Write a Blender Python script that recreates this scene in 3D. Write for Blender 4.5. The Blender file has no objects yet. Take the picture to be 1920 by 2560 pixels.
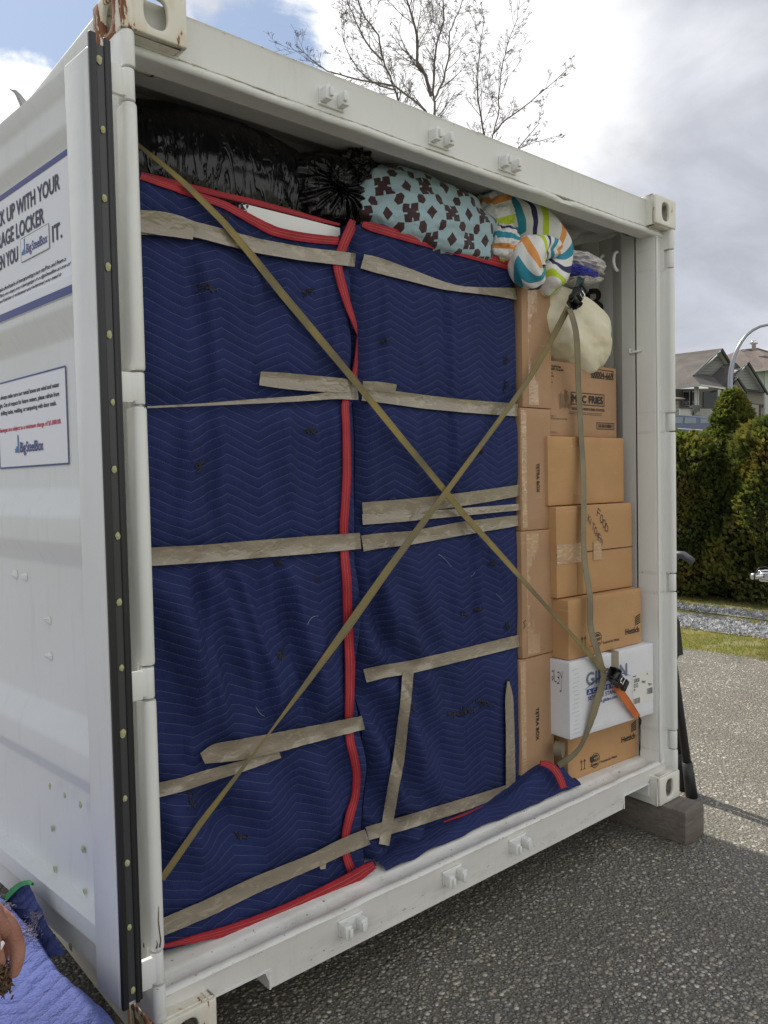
import bpy, bmesh, math, random
from math import sin, cos, pi, radians, sqrt, atan2
from mathutils import Vector, Matrix, noise
random.seed(7)
sc = bpy.context.scene
col = sc.collection

# ------------------------------------------------------------------ camera
YAW, PIT, ROL, FPX = .7063, -.0389, -.0211, 1961.99
CP = Vector((-.7548, -1.7686, 1.4177))
_f = Vector((sin(YAW)*cos(PIT), cos(YAW)*cos(PIT), sin(PIT)))
_r = Vector((cos(YAW), -sin(YAW), 0)); _u = _r.cross(_f)
CR = _r*cos(ROL)+_u*sin(ROL); CU = -_r*sin(ROL)+_u*cos(ROL); CF = _f
cam = bpy.data.cameras.new('camera'); co = bpy.data.objects.new('camera', cam); col.objects.link(co)
M = Matrix((CR, CU, -CF)).transposed().to_4x4(); M.translation = CP
co.matrix_world = M
cam.sensor_fit = 'VERTICAL'; cam.sensor_height = 36; cam.lens = FPX/2560*36
cam.clip_start = .05; cam.clip_end = 2000
sc.camera = co
sc.render.resolution_x = 768; sc.render.resolution_y = 1024
sc.view_settings.view_transform = 'Standard'; sc.view_settings.look = 'None'
sc.view_settings.exposure = 0.0; sc.view_settings.gamma = 1

def ray(px, py): return CF + CR*((px-960)/FPX) - CU*((py-1280)/FPX)
def at(px, py, ax, val):            # point of the place seen at a photo pixel, on the plane axis=val
    d = ray(px, py); t = (val-CP[ax])/d[ax]; return CP+d*t
def atd(px, py, dep): return CP+ray(px, py)*dep
def aty(px, py, y): return at(px, py, 1, y)

# ------------------------------------------------------------------ node helpers
class NT:
    def __init__(s, nt): s.nt = nt; s.n = nt.nodes; s.l = nt.links
    def node(s, t, **k):
        o = s.n.new(t)
        for a, b in k.items(): setattr(o, a, b)
        return o
    def put(s, sock, v):
        if isinstance(v, bpy.types.NodeSocket): s.l.new(v, sock)
        elif v is not None:
            if hasattr(sock.default_value, '__len__') and not hasattr(v, '__len__'): v = [v]*len(sock.default_value)
            if hasattr(v, '__len__') and len(sock.default_value) == 4 and len(v) == 3: v = (*v, 1)
            sock.default_value = v
    def m(s, op, a, b=None, c=None):
        o = s.node('ShaderNodeMath', operation=op)
        for i, v in enumerate((a, b, c)):
            if v is not None: s.put(o.inputs[i], v)
        return o.outputs[0]
    def vm(s, op, a, b=None):
        o = s.node('ShaderNodeVectorMath', operation=op); s.put(o.inputs[0], a)
        if b is not None: s.put(o.inputs[1], b)
        return o.outputs['Value'] if op in ('DOT_PRODUCT', 'LENGTH', 'DISTANCE') else o.outputs[0]
    def mix(s, f, a, b, mode='MIX'):
        o = s.node('ShaderNodeMix', data_type='RGBA', blend_type=mode)
        s.put(o.inputs[0], f); s.put(o.inputs[6], a); s.put(o.inputs[7], b); return o.outputs[2]
    def noise(s, v, sc_, det=3, rough=.55, dist=0, out=0):
        o = s.node('ShaderNodeTexNoise'); s.put(o.inputs['Vector'], v)
        o.inputs['Scale'].default_value = sc_; o.inputs['Detail'].default_value = det
        o.inputs['Roughness'].default_value = rough; o.inputs['Distortion'].default_value = dist
        return o.outputs[out]
    def vor(s, v, sc_, feature='F1', rnd=1, out='Distance'):
        o = s.node('ShaderNodeTexVoronoi', feature=feature); s.put(o.inputs['Vector'], v)
        o.inputs['Scale'].default_value = sc_; o.inputs['Randomness'].default_value = rnd
        return o.outputs[out]
    def map(s, v, a, b, c=0, d=1, smooth=False):
        o = s.node('ShaderNodeMapRange'); o.clamp = True
        if smooth: o.interpolation_type = 'SMOOTHSTEP'
        s.put(o.inputs[0], v)
        for i, x in enumerate((a, b, c, d)): s.put(o.inputs[i+1], x)
        return o.outputs[0]
    def ramp(s, f, stops, const=False):
        o = s.node('ShaderNodeValToRGB'); cr = o.color_ramp
        if const: cr.interpolation = 'CONSTANT'
        while len(cr.elements) > 1: cr.elements.remove(cr.elements[0])
        cr.elements[0].position = stops[0][0]; cr.elements[0].color = (*stops[0][1], 1)
        for p, c in stops[1:]:
            e = cr.elements.new(p); e.color = (*c, 1)
        s.put(o.inputs[0], f); return o.outputs[0]
    def bump(s, h, st=.5, dist=.01, nrm=None):
        o = s.node('ShaderNodeBump'); o.inputs['Strength'].default_value = st; o.inputs['Distance'].default_value = dist
        s.put(o.inputs['Height'], h)
        if nrm: s.l.new(nrm, o.inputs['Normal'])
        return o.outputs[0]
    def sep(s, v):
        o = s.node('ShaderNodeSeparateXYZ'); s.put(o.inputs[0], v); return o.outputs
    def comb(s, x, y, z):
        o = s.node('ShaderNodeCombineXYZ')
        for i, v in enumerate((x, y, z)): s.put(o.inputs[i], v)
        return o.outputs[0]
def newmat(name):
    m = bpy.data.materials.new(name); m.use_nodes = True
    t = NT(m.node_tree); b = m.node_tree.nodes['Principled BSDF']
    pos = t.node('ShaderNodeNewGeometry').outputs['Position']
    return m, t, b, pos
def simple(name, c, rough=.5, metal=0, c2=None, vs=8, vr=(.4, .65), bs=0, bst=.3, bd=.002, spec=.5, stretch=None, sheen=0, coat=0):
    m, t, b, pos = newmat(name)
    v = t.vm('MULTIPLY', pos, stretch) if stretch else pos
    if c2 is not None: t.put(b.inputs['Base Color'], t.mix(t.map(t.noise(v, vs, 5), *vr), c, c2))
    else: t.put(b.inputs['Base Color'], c)
    b.inputs['Roughness'].default_value = rough; b.inputs['Metallic'].default_value = metal
    b.inputs['Specular IOR Level'].default_value = spec
    b.inputs['Sheen Weight'].default_value = sheen; b.inputs['Coat Weight'].default_value = coat
    if bs: t.put(b.inputs['Normal'], t.bump(t.noise(v, bs, 4), bst, bd))
    return m

# ------------------------------------------------------------------ world and sun
SUN_EL, SUN_AZ = radians(50), radians(-0.5)       # azimuth measured from +Y towards +X
w = bpy.data.worlds.new('World'); sc.world = w; w.use_nodes = True
t = NT(w.node_tree); bg = w.node_tree.nodes['Background']
gen = t.node('ShaderNodeTexCoord').outputs['Generated']
sky = t.node('ShaderNodeTexSky', sky_type='NISHITA'); sky.sun_disc = False
sky.sun_elevation = SUN_EL; sky.sun_rotation = SUN_AZ; sky.air_density = 1.0; sky.dust_density = .6; sky.ozone_density = 1.5
skyc = t.vm('MULTIPLY', sky.outputs[0], (1, 1, 1))
d_ = t.vm('NORMALIZE', gen)
xyz = t.sep(d_)
zz = t.m('MAXIMUM', xyz[2], .0)
proj = t.comb(t.m('DIVIDE', xyz[0], t.m('ADD', zz, .35)), t.m('DIVIDE', xyz[1], t.m('ADD', zz, .35)), 0)
n1 = t.noise(proj, 4.2, 9, .6, .5); n2 = t.noise(proj, 9, 8, .62); n3 = t.noise(t.vm('ADD', proj, (5, 3, 0)), 1.7, 5, .5)
def blob(px, py, r0, r1):
    v = ray(px, py).normalized()
    return t.map(t.vm('DISTANCE', d_, tuple(v)), r0, r1, 1, 0, True)
blue = t.m('MAXIMUM', t.m('MAXIMUM', blob(150, -70, .05, .16), t.m('MULTIPLY', blob(480, 40, .03, .12), .8)), t.m('MULTIPLY', blob(660, 110, .03, .13), 1.0))
blue = t.m('MAXIMUM', blue, t.map(xyz[2], .80, .98))
bm = t.m('ADD', blue, t.m('MULTIPLY', t.m('SUBTRACT', n1, .5), 2.0))
bm = t.m('ADD', bm, t.m('MULTIPLY', t.m('SUBTRACT', n2, .5), .9))
bm = t.map(bm, .32, .72, 0, 1, True)
white = t.m('MAXIMUM', blob(1130, 80, .08, .30), blob(60, 300, .05, .30))
white = t.m('ADD', white, t.m('MULTIPLY', blob(1850, 130, .01, .10), .25))
white = t.m('ADD', t.m('MULTIPLY', white, .9), t.m('MULTIPLY', t.m('SUBTRACT', n3, .5), 1.2))
cl = t.mix(t.map(white, 0, .8, 0, 1, True), (.55, .575, .65), (1.25, 1.25, 1.25))
low = t.map(xyz[2], .12, .0)
cl = t.mix(t.m('MULTIPLY', low, .6), cl, (.50, .53, .64))
cl = t.mix(t.map(n2, .35, .7, 0, .22), cl, (.50, .53, .62)); cl = t.vm('MULTIPLY', cl, t.comb(*[t.map(n1, .3, .7, 1.14, .84)]*3))
cl = t.mix(t.map(xyz[1], .15, -.45), cl, (.97, .97, .96)); cl = t.vm('MULTIPLY', cl, (10, 10, 10))
cc = t.mix(bm, cl, t.vm('MULTIPLY', t.mix(.35, skyc, (4.3, 5.0, 6.2)), (1.25, 1.25, 1.25)))
t.l.new(cc, bg.inputs[0]); bg.inputs[1].default_value = .1

sl = bpy.data.lights.new('sun', 'SUN'); so = bpy.data.objects.new('sun', sl); col.objects.link(so)
sl.energy = 5.0; sl.angle = radians(.6); sl.color = (1, .94, .84)
sd = Vector((sin(SUN_AZ)*cos(SUN_EL), cos(SUN_AZ)*cos(SUN_EL), sin(SUN_EL)))
so.rotation_euler = sd.to_track_quat('Z', 'Y').to_euler(); so.location = (0, 8, 9)

# ------------------------------------------------------------------ mesh helpers
def tag(o, label=None, cat=None, group=None, kind=None):
    if label: o['label'] = label
    if cat: o['category'] = cat
    if group: o['group'] = group
    if kind: o['kind'] = kind
    return o
def empty(name, loc, label, cat, group=None):
    o = bpy.data.objects.new(name, None); col.objects.link(o); o.location = loc; o.empty_display_size = .1
    return tag(o, label, cat, group)
def worigin(p):
    v = Vector((0, 0, 0))
    while p is not None: v += Vector(p.location); p = p.parent
    return v
class MB:
    def __init__(s): s.v = []; s.f = []; s.mi = []; s.uv = []; s.cur = 0; s.hasuv = False
    def add(s, vs, fs, uvs=None):
        b = len(s.v); s.v += [Vector(p) for p in vs]
        for k, f in enumerate(fs):
            s.f.append([b+i for i in f]); s.mi.append(s.cur)
            if uvs: s.hasuv = True; s.uv.append([uvs[i] for i in f])
            else: s.uv.append([(0, 0)]*len(f))
        return s
    def box(s, x0, x1, y0, y1, z0, z1, fn=None):
        vs = [(x, y, z) for z in (z0, z1) for y in (y0, y1) for x in (x0, x1)]
        if fn: vs = [fn(*p) for p in vs]
        return s.add(vs, [(0, 2, 3, 1), (4, 5, 7, 6), (0, 1, 5, 4), (2, 6, 7, 3), (0, 4, 6, 2), (1, 3, 7, 5)])
    def bar(s, a, b, w_, h, up=(0, 0, 1)):
        a = Vector(a); b = Vector(b); d = (b-a).normalized(); up = Vector(up)
        sd_ = d.cross(up); sd_ = sd_.normalized() if sd_.length > 1e-5 else Vector((1, 0, 0)); u = sd_.cross(d)
        vs = []
        for p in (a, b):
            for i, j in ((-1, -1), (1, -1), (1, 1), (-1, 1)): vs.append(p+sd_*i*w_/2+u*j*h/2)
        return s.add(vs, [(0, 1, 2, 3), (7, 6, 5, 4), (0, 4, 5, 1), (1, 5, 6, 2), (2, 6, 7, 3), (3, 7, 4, 0)])
    def tube(s, path, r, seg=10, cap=True):
        path = [Vector(p) for p in path]; n = len(path)
        if not hasattr(r, '__len__'): r = [r]*n
        vs = []; pu = None
        for i, p in enumerate(path):
            d = (path[min(i+1, n-1)]-path[max(i-1, 0)]).normalized()
            if pu is None: pu = Vector((0, 0, 1)) if abs(d.z) < .9 else Vector((1, 0, 0))
            sd_ = d.cross(pu).normalized(); pu = sd_.cross(d).normalized()
            for k in range(seg):
                a = 2*pi*k/seg; vs.append(p+(sd_*cos(a)+pu*sin(a))*r[i])
        fs = [(i*seg+k, i*seg+(k+1) % seg, (i+1)*seg+(k+1) % seg, (i+1)*seg+k) for i in range(n-1) for k in range(seg)]
        if cap: fs += [tuple(range(seg))[::-1], tuple((n-1)*seg+k for k in range(seg))]
        return s.add(vs, fs)
    def prism(s, poly, axis, a, b, fn=None, cap=True):      # poly: 2D points, extruded along axis from a to b
        def P(p, q):
            v = (q, p[0], p[1]) if axis == 0 else (p[0], q, p[1]) if axis == 1 else (p[0], p[1], q)
            return fn(*v) if fn else v
        n = len(poly); vs = [P(p, a) for p in poly]+[P(p, b) for p in poly]
        fs = [(i, (i+1) % n, n+(i+1) % n, n+i) for i in range(n)]
        if cap: fs += [tuple(range(n))[::-1], tuple(range(n, 2*n))]
        return s.add(vs, fs)
    def sheet(s, poly3, thick):              # flat polygon in space with thickness vector
        n = len(poly3); th = Vector(thick)
        vs = [Vector(p) for p in poly3]; vs += [p+th for p in vs]
        return s.add(vs, [tuple(range(n)), tuple(range(n, 2*n))[::-1]]+[(i, n+i, n+(i+1) % n, (i+1) % n) for i in range(n)])
    def grid(s, fn, nu, nv, uvf=None, wrapu=False):
        vs = [fn(i/nu, j/nv) for j in range(nv+1) for i in range(nu+1)]
        uv = [uvf(i/nu, j/nv) for j in range(nv+1) for i in range(nu+1)] if uvf else None
        W = nu+1
        return s.add(vs, [(j*W+i, j*W+i+1, (j+1)*W+i+1, (j+1)*W+i) for j in range(nv) for i in range(nu)], uv)
    def build(s, name, mats, parent=None, smooth=False, bevel=0, merge=False, loc=None, seg=2, recalc=True):
        me = bpy.data.meshes.new(name)
        o3 = worigin(parent)
        if loc is not None: o3 = Vector(loc)
        elif parent is None and s.v:
            mn = [min(p[i] for p in s.v) for i in range(3)]; mx = [max(p[i] for p in s.v) for i in range(3)]
            o3 = Vector(((mn[0]+mx[0])/2, (mn[1]+mx[1])/2, mn[2]))
        me.from_pydata([tuple(p-o3) for p in s.v], [], s.f)
        if not isinstance(mats, (list, tuple)): mats = [mats]
        for m_ in mats: me.materials.append(m_)
        for p, i in zip(me.polygons, s.mi): p.material_index = i
        if s.hasuv:
            ul = me.uv_layers.new(name='UVMap'); k = 0
            for p, q in zip(me.polygons, s.uv):
                for li, c in zip(p.loop_indices, q): ul.data[li].uv = c
        if merge or bevel or recalc:
            b = bmesh.new(); b.from_mesh(me)
            if merge or bevel: bmesh.ops.remove_doubles(b, verts=b.verts, dist=1e-5)
            if recalc: bmesh.ops.recalc_face_normals(b, faces=b.faces)
            if bevel:
                es = [e for e in b.edges if len(e.link_faces) == 2 and e.calc_face_angle(0) > .5]
                bmesh.ops.bevel(b, geom=es, offset=bevel, segments=seg, affect='EDGES', profile=.5, clamp_overlap=True)
            b.to_mesh(me); b.free()
        if smooth: me.polygons.foreach_set('use_smooth', [True]*len(me.polygons))
        if bevel and not smooth:
            me.polygons.foreach_set('use_smooth', [True]*len(me.polygons))
            try: me.set_sharp_from_angle(angle=radians(50))
            except Exception: pass
        o = bpy.data.objects.new(name, me); col.objects.link(o)
        if parent is not None:
            o.parent = parent; o.location = o3-worigin(parent) if loc is not None else (0, 0, 0)
        else: o.location = o3
        return o
def copy_tree(o, parent=None):
    c = o.copy(); col.objects.link(c); c.parent = parent
    for ch in list(o.children): copy_tree(ch, c)
    return c

_tc = {}
def textmesh(s):
    if s in _tc: return _tc[s]
    cu = bpy.data.curves.new('tmp', 'FONT'); cu.body = s; cu.size = 1; cu.resolution_u = 3; cu.offset = .0
    o = bpy.data.objects.new('tmp', cu); col.objects.link(o)
    dg = bpy.context.evaluated_depsgraph_get(); me = bpy.data.meshes.new_from_object(o.evaluated_get(dg))
    vs = [tuple(v.co) for v in me.vertices]; fs = [tuple(p.vertices) for p in me.polygons]
    bpy.data.objects.remove(o); bpy.data.curves.remove(cu); bpy.data.meshes.remove(me)
    x0 = min(v[0] for v in vs); x1 = max(v[0] for v in vs)
    _tc[s] = ([(v[0]-x0, v[1]) for v in vs], fs, x1-x0); return _tc[s]
CAP = .69
def text(mb, s, fn, x, y, cap, width=None, xs=1., align='l', bold=0., shear=0):
    """fn(a, b) maps local metres to space; baseline at (x, y); cap = capital height"""
    vs, fs, W = textmesh(s); k = cap/CAP
    kx = width/W if width else k*xs
    ox = x-(W*kx if align == 'r' else W*kx/2 if align == 'c' else 0)
    offs = [(0, 0)] if not bold else [(-bold, 0), (bold, 0), (0, bold), (0, -bold)]
    for n_, (dx, dy) in enumerate(offs):
        mb.add([fn(ox+v[0]*kx+dx+v[1]*k*shear, y+v[1]*k+dy, n_*.00006) for v in vs], fs)
def rectf(mb, fn, x0, x1, y0, y1, e=0):
    mb.add([fn(x0, y0, e), fn(x1, y0, e), fn(x1, y1, e), fn(x0, y1, e)], [(0, 1, 2, 3)])
def framef(mb, fn, x0, x1, y0, y1, w_, e=0):
    rectf(mb, fn, x0, x1, y1-w_, y1, e); rectf(mb, fn, x0, x1, y0, y0+w_, e)
    rectf(mb, fn, x0, x0+w_, y0+w_, y1-w_, e); rectf(mb, fn, x1-w_, x1, y0+w_, y1-w_, e)
def strokes(mb, fn, lines, w_):
    for L in lines:
        for a, b in zip(L, L[1:]):
            dx, dy = b[0]-a[0], b[1]-a[1]; l = sqrt(dx*dx+dy*dy)+1e-9; nx, ny = -dy/l*w_/2, dx/l*w_/2
            ex, ey = dx/l*w_*.4, dy/l*w_*.4
            mb.add([fn(a[0]+nx-ex, a[1]+ny-ey, 0), fn(a[0]-nx-ex, a[1]-ny-ey, 0), fn(b[0]-nx+ex, b[1]-ny+ey, 0), fn(b[0]+nx+ex, b[1]+ny+ey, 0)], [(0, 1, 2, 3)])
def barcode(mb, fn, x0, x1, y0, y1, e=0, seed=1):
    R = random.Random(seed); x = x0
    while x < x1-.001:
        w_ = R.choice((.0012, .002, .0032)); rectf(mb, fn, x, min(x+w_, x1), y0, y1, e); x += w_+R.choice((.0012, .002, .003))

# ------------------------------------------------------------------ materials
def paint(name, base=(.78, .79, .77), rustamt=.0, cream=0., rough=.38, chips=()):
    m, t, b, pos = newmat(name)
    n = t.noise(pos, 3, 6, .6); c = t.mix(t.map(n, .35, .75, 0, .35), base, (base[0]*.86, base[1]*.86, base[2]*.82))
    speck = t.map(t.noise(pos, 60, 4, .7), .69, .76); patch = t.map(t.noise(pos, 5, 3), .5, .65)
    c = t.mix(t.m('MULTIPLY', t.m('MULTIPLY', speck, patch), .6), c, (.30, .29, .25))
    z = t.vm('MULTIPLY', pos, (30, 30, 4))
    grime = t.m('MULTIPLY', t.map(t.noise(z, 1, 4, .6), .55, .8), .22); c = t.mix(grime, c, (.45, .44, .38))
    zc = t.sep(pos)[2]
    for cz, cw in chips:
        band = t.map(t.m('ABSOLUTE', t.m('SUBTRACT', zc, cz)), 0, cw, 1, 0)
        dirt = t.m('MULTIPLY', band, t.map(t.noise(t.vm('MULTIPLY', pos, (7, 7, 30)), 1, 5, .6), .45, .7)); c = t.mix(t.m('MULTIPLY', dirt, .45), c, (.36, .35, .28))
        chip = t.m('MULTIPLY', t.map(band, .35, .7), t.map(t.noise(t.vm('MULTIPLY', pos, (1, 1, 2.2)), 55, 4, .65),   .655, .675)); c = t.mix(t.m('MULTIPLY', chip, .85), c, (.09, .065, .045))
    if rustamt:
        v = t.vm('MULTIPLY', pos, (1, 1, .35))
        r1 = t.noise(v, 26, 7, .62, .4)
        if rustamt > .1:
            px_ = t.sep(pos)[0]; r1 = t.m('ADD', r1, t.map(px_, .0, .045, .10, -.085))
            r1 = t.m('ADD', r1, t.m('MULTIPLY', t.map(t.noise(t.vm('MULTIPLY', pos, (60, 60, 4)), 1, 2), .60, .68), .06))
        cr = t.map(r1, .58-rustamt, .74-rustamt); c = t.mix(t.m('MULTIPLY', cr, .75), c, (.62, .50, .30))
        rr = t.map(r1, .69-rustamt, .71-rustamt); c = t.mix(rr, c, t.mix(t.noise(pos, 40), (.13, .045, .03), (.30, .13, .05)))
        t.put(b.inputs['Roughness'], t.map(rr, 0, 1, rough, .85))
    else: b.inputs['Roughness'].default_value = rough
    t.put(b.inputs['Base Color'], c)
    t.put(b.inputs['Normal'], t.bump(t.m('ADD', t.noise(pos, 14, 3), t.m('MULTIPLY', t.noise(pos, 180, 3), .15)), .25, .004))
    return m
WHITE = paint('white_container_paint'); WHITE2 = paint('white_door_paint', (.76, .78, .78)); INNER = paint('grey_white_interior_paint', (.62, .63, .62), rough=.5)
CAST = paint('chipped_casting_paint', (.76, .75, .68), .03); CASTR = paint('rusty_casting_paint', (.76, .73, .63), .13)
SILLW = paint('scuffed_sill_paint', (.76, .75, .72), chips=((.150, .012), (.162, .010), (.075, .05)))
HEADW = paint('header_paint', (.77, .78, .76), chips=((2.460, .014), (2.578, .012)))
POSTW = paint('post_paint', (.77, .78, .76), chips=((2.39, .012), (2.305, .012), (1.69, .012), (1.606, .012), (.992, .012), (.908, .012), (.30, .014), (.21, .014), (.13, .03)))
RUBBER = simple('black_rubber', (.018, .019, .021), .45, bs=40, bst=.15)
GASK = simple('grey_gasket_strip', (.05, .052, .056), .3)
YELL = simple('yellow_rivet_primer', (.40, .41, .18), .6, c2=(.46, .46, .30), vs=60)
SIGNW = simple('sign_vinyl', (.80, .82, .86), .25); SIGNB = simple('sign_navy', (.035, .05, .22), .3); INK = simple('sign_ink', (.03, .035, .07), .4)
RED = simple('sign_red_ink', (.62, .03, .08), .4); BLUE2 = simple('logo_blue', (.05, .22, .52), .4); ORNG = simple('logo_orange', (.75, .32, .12), .4)
BLKINK = simple('black_box_ink', (.035, .028, .025), .7); BLUEINK = simple('blue_box_ink', (.04, .08, .30), .5); GREYINK = simple('grey_box_ink', (.16, .19, .25), .5)
MARK = simple('marker_ink', (.02, .02, .03), .6); LABELW = simple('white_paper_label', (.72, .72, .68), .6)
HOLEBLK = simple('gap_shade_black', (.01, .01, .01), .9)  # near-black strip colour, stands for the shade inside carton flap gaps
def card(name, base, dark):
    m, t, b, pos = newmat(name)
    c = t.mix(t.map(t.noise(pos, 5, 5), .35, .7), base, dark)
    v = t.vm('MULTIPLY', pos, (1, 1, 8)); c = t.mix(t.map(t.noise(v, 30, 4), .45, .7, 0, .25), c, tuple(x*.8 for x in base))
    c = t.mix(t.m('MULTIPLY', t.map(t.noise(t.vm('MULTIPLY', pos, (6, 6, 40)), 1, 5, .7), .62, .70), .35), c, tuple(min(1, x*1.45) for x in base)); c = t.mix(t.m('MULTIPLY', t.map(t.noise(pos, 2.3, 4, .6), .45, .7), .35), c, tuple(x*.72 for x in base))
    t.put(b.inputs['Base Color'], c); b.inputs['Roughness'].default_value = .72; b.inputs['Specular IOR Level'].default_value = .25
    h = t.m('ADD', t.m('MULTIPLY', t.m('SINE', t.m('MULTIPLY', t.sep(pos)[0], 900)), .08), t.noise(pos, 9, 4))
    t.put(b.inputs['Normal'], t.bump(h, .35, .006)); return m
CARD = card('brown_cardboard', (.46, .285, .165), (.41, .25, .14)); CARD2 = card('orange_brown_cardboard', (.54, .315, .15), (.48, .28, .13)); CARDW = card('white_cardboard', (.76, .77, .80), (.70, .71, .74))
def tape(name, base, clear=False):
    m, t, b, pos = newmat(name); uv = t.node('ShaderNodeUVMap').outputs[0]
    n = t.noise(t.vm('MULTIPLY', uv, (7, 1.2, 1)), 1, 1, .4, .5); n2 = t.noise(t.vm('MULTIPLY', pos, (1, 1, 1.8)), 26, 2, .5, 1.0); n3 = t.noise(t.vm('MULTIPLY', pos, (1, 1, 2.2)), 17, 1, .4, 1.5)
    c = t.mix(t.map(n, .35, .65), tuple(x*.92 for x in base), tuple(x*1.08 for x in base)); c = t.mix(t.m('MULTIPLY', t.map(n3, .62, .66), .35), c, tuple(min(1, x*1.7) for x in base))  # sparse paler flecks paint gloss highlights into the tape colour
    t.put(b.inputs['Base Color'], c); b.inputs['Roughness'].default_value = .16; b.inputs['Specular IOR Level'].default_value = .8
    t.put(b.inputs['Normal'], t.bump(n2, .55, .006)); return m
TAPE = tape('tan_packing_tape', (.275, .235, .175)); CLEAR = tape('clear_packing_tape', (.50, .33, .20))
def webbing(name, c1, c2):
    m, t, b, pos = newmat(name); uv = t.node('ShaderNodeUVMap').outputs[0]; s_ = t.sep(uv)
    c = t.mix(t.map(t.noise(pos, 6, 4), .4, .62), c1, c2)
    edge = t.m('LESS_THAN', t.m('ABSOLUTE', t.m('SUBTRACT', s_[1], .86)), .03)
    dash = t.m('LESS_THAN', t.m('FRACT', t.m('MULTIPLY', s_[0], 160)), .6)
    c = t.mix(t.m('MULTIPLY', t.m('MULTIPLY', edge, dash), .7), c, (.02, .02, .02))
    t.put(b.inputs['Base Color'], c); b.inputs['Roughness'].default_value = .6
    h = t.m('SINE', t.m('MULTIPLY', s_[1], 60)); t.put(b.inputs['Normal'], t.bump(h, .3, .0008)); return m
WEBY = webbing('yellow_olive_webbing', (.27, .21, .06), (.14, .115, .055)); WEBG = webbing('olive_grey_webbing', (.25, .21, .125), (.17, .15, .10)); WEBO = webbing('orange_webbing', (.62, .16, .03), (.45, .10, .02))
GREENW = webbing('dark_green_webbing', (.02, .07, .05), (.015, .05, .04))
BIND = None
def quilt(name, base, lightc, per=.215, amp=.044, sp=.0268, dirt=1., fuzz=False):
    m, t, b, pos = newmat(name); uv = t.node('ShaderNodeUVMap').outputs[0]; s_ = t.sep(uv)
    wv = t.m('MULTIPLY', t.m('SUBTRACT', t.noise(uv, 2.2, 2), .5), .045)
    u = t.m('ADD', t.m('DIVIDE', t.m('ADD', s_[0], wv), per), 50)
    zig = t.m('MULTIPLY', t.m('ABSOLUTE', t.m('SUBTRACT', t.m('FRACT', u), .5)), 2*amp)
    wv2 = t.m('MULTIPLY', t.m('SUBTRACT', t.noise(t.vm('ADD', uv, (7, 3, 0)), 2.6, 2), .5), .05)
    q = t.m('FRACT', t.m('ADD', t.m('DIVIDE', t.m('ADD', t.m('ADD', s_[1], wv2), zig), sp), 50))
    dist = t.m('ABSOLUTE', t.m('SUBTRACT', q, .5))            # .5 at the stitch line
    line = t.map(dist, .468, .488)
    dash = t.map(t.m('FRACT', t.m('MULTIPLY', s_[0], 170)), .55, .7, 1, .25)
    n = t.noise(pos, 3.5, 5, .6); c = t.mix(t.map(n, .35, .7), base, tuple(x*.68 for x in base))
    fine = t.noise(t.vm('MULTIPLY', pos, (1, 1, .35)), 220, 3); c = t.mix(t.map(fine, .35, .75, 0, .22), c, lightc)
    d1 = t.m('MULTIPLY', t.map(t.noise(t.vm('ADD', pos, (3, 0, 9)), 7, 6, .7), .665, .70), dirt)
    c = t.mix(t.m('MULTIPLY', d1, .75), c, (.02, .018, .02))
    c = t.mix(t.m('MULTIPLY', t.m('MULTIPLY', line, dash), .36 if not fuzz else .22), c, (.30, .32, .44))
    t.put(b.inputs['Base Color'], c); b.inputs['Roughness'].default_value = .85; b.inputs['Specular IOR Level'].default_value = .2
    b.inputs['Sheen Weight'].default_value = .0
    puff = t.m('POWER', t.m('SUBTRACT', 1, t.m('MULTIPLY', dist, 2)), .55)
    cr = t.noise(t.vm('MULTIPLY', pos, (1, 1, .45)), 24 if not fuzz else 30, 5, .65)
    h = t.m('ADD', t.m('MULTIPLY', puff, .55), t.m('MULTIPLY', cr, 1.2 if not fuzz else 2.2))
    t.put(b.inputs['Normal'], t.bump(h, .55 if not fuzz else .9, .0065 if not fuzz else .012)); return m
NAVY = quilt('navy_quilted_blanket', (.019, .029, .112), (.038, .055, .165)); 
UNDER = quilt('light_blue_blanket_backing', (.085, .110, .31), (.24, .27, .50), per=.30, amp=.12, sp=.048, dirt=.4, fuzz=True)
def binding(name, c1):
    m, t, b, pos = newmat(name); uv = t.node('ShaderNodeUVMap').outputs[0]; s_ = t.sep(uv)
    l1 = t.m('LESS_THAN', t.m('ABSOLUTE', t.m('SUBTRACT', s_[1], .36)), .020); l2 = t.m('LESS_THAN', t.m('ABSOLUTE', t.m('SUBTRACT', s_[1], .66)), .020)
    dash = t.map(t.m('FRACT', t.m('MULTIPLY', s_[0], 150)), .6, .75, 1, .3)
    c = t.mix(t.map(t.noise(pos, 20, 4), .3, .7), c1, tuple(x*.7 for x in c1))
    c = t.mix(t.m('MULTIPLY', t.m('MULTIPLY', t.m('MAXIMUM', l1, l2), dash), .55), c, (.62, .34, .20))
    t.put(b.inputs['Base Color'], c); b.inputs['Roughness'].default_value = .7
    h = t.m('SUBTRACT', t.noise(pos, 60, 3), t.m('MULTIPLY', t.m('MAXIMUM', l1, l2), .6)); t.put(b.inputs['Normal'], t.bump(h, .5, .002)); return m
REDB = binding('red_binding', (.40, .010, .026)); GRNB = binding('green_binding', (.03, .26, .07))
m, t, b, pos = newmat('black_bin_liner'); BAG = m
v = t.vm('MULTIPLY', pos, (1, 1, 1)); n = t.noise(t.vm('MULTIPLY', pos, (1, 1, .28)), 17, 4, .55, .6)
b.inputs['Base Color'].default_value = (.003, .003, .005, 1); b.inputs['Roughness'].default_value = .2; b.inputs['Specular IOR Level'].default_value = .55
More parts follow.
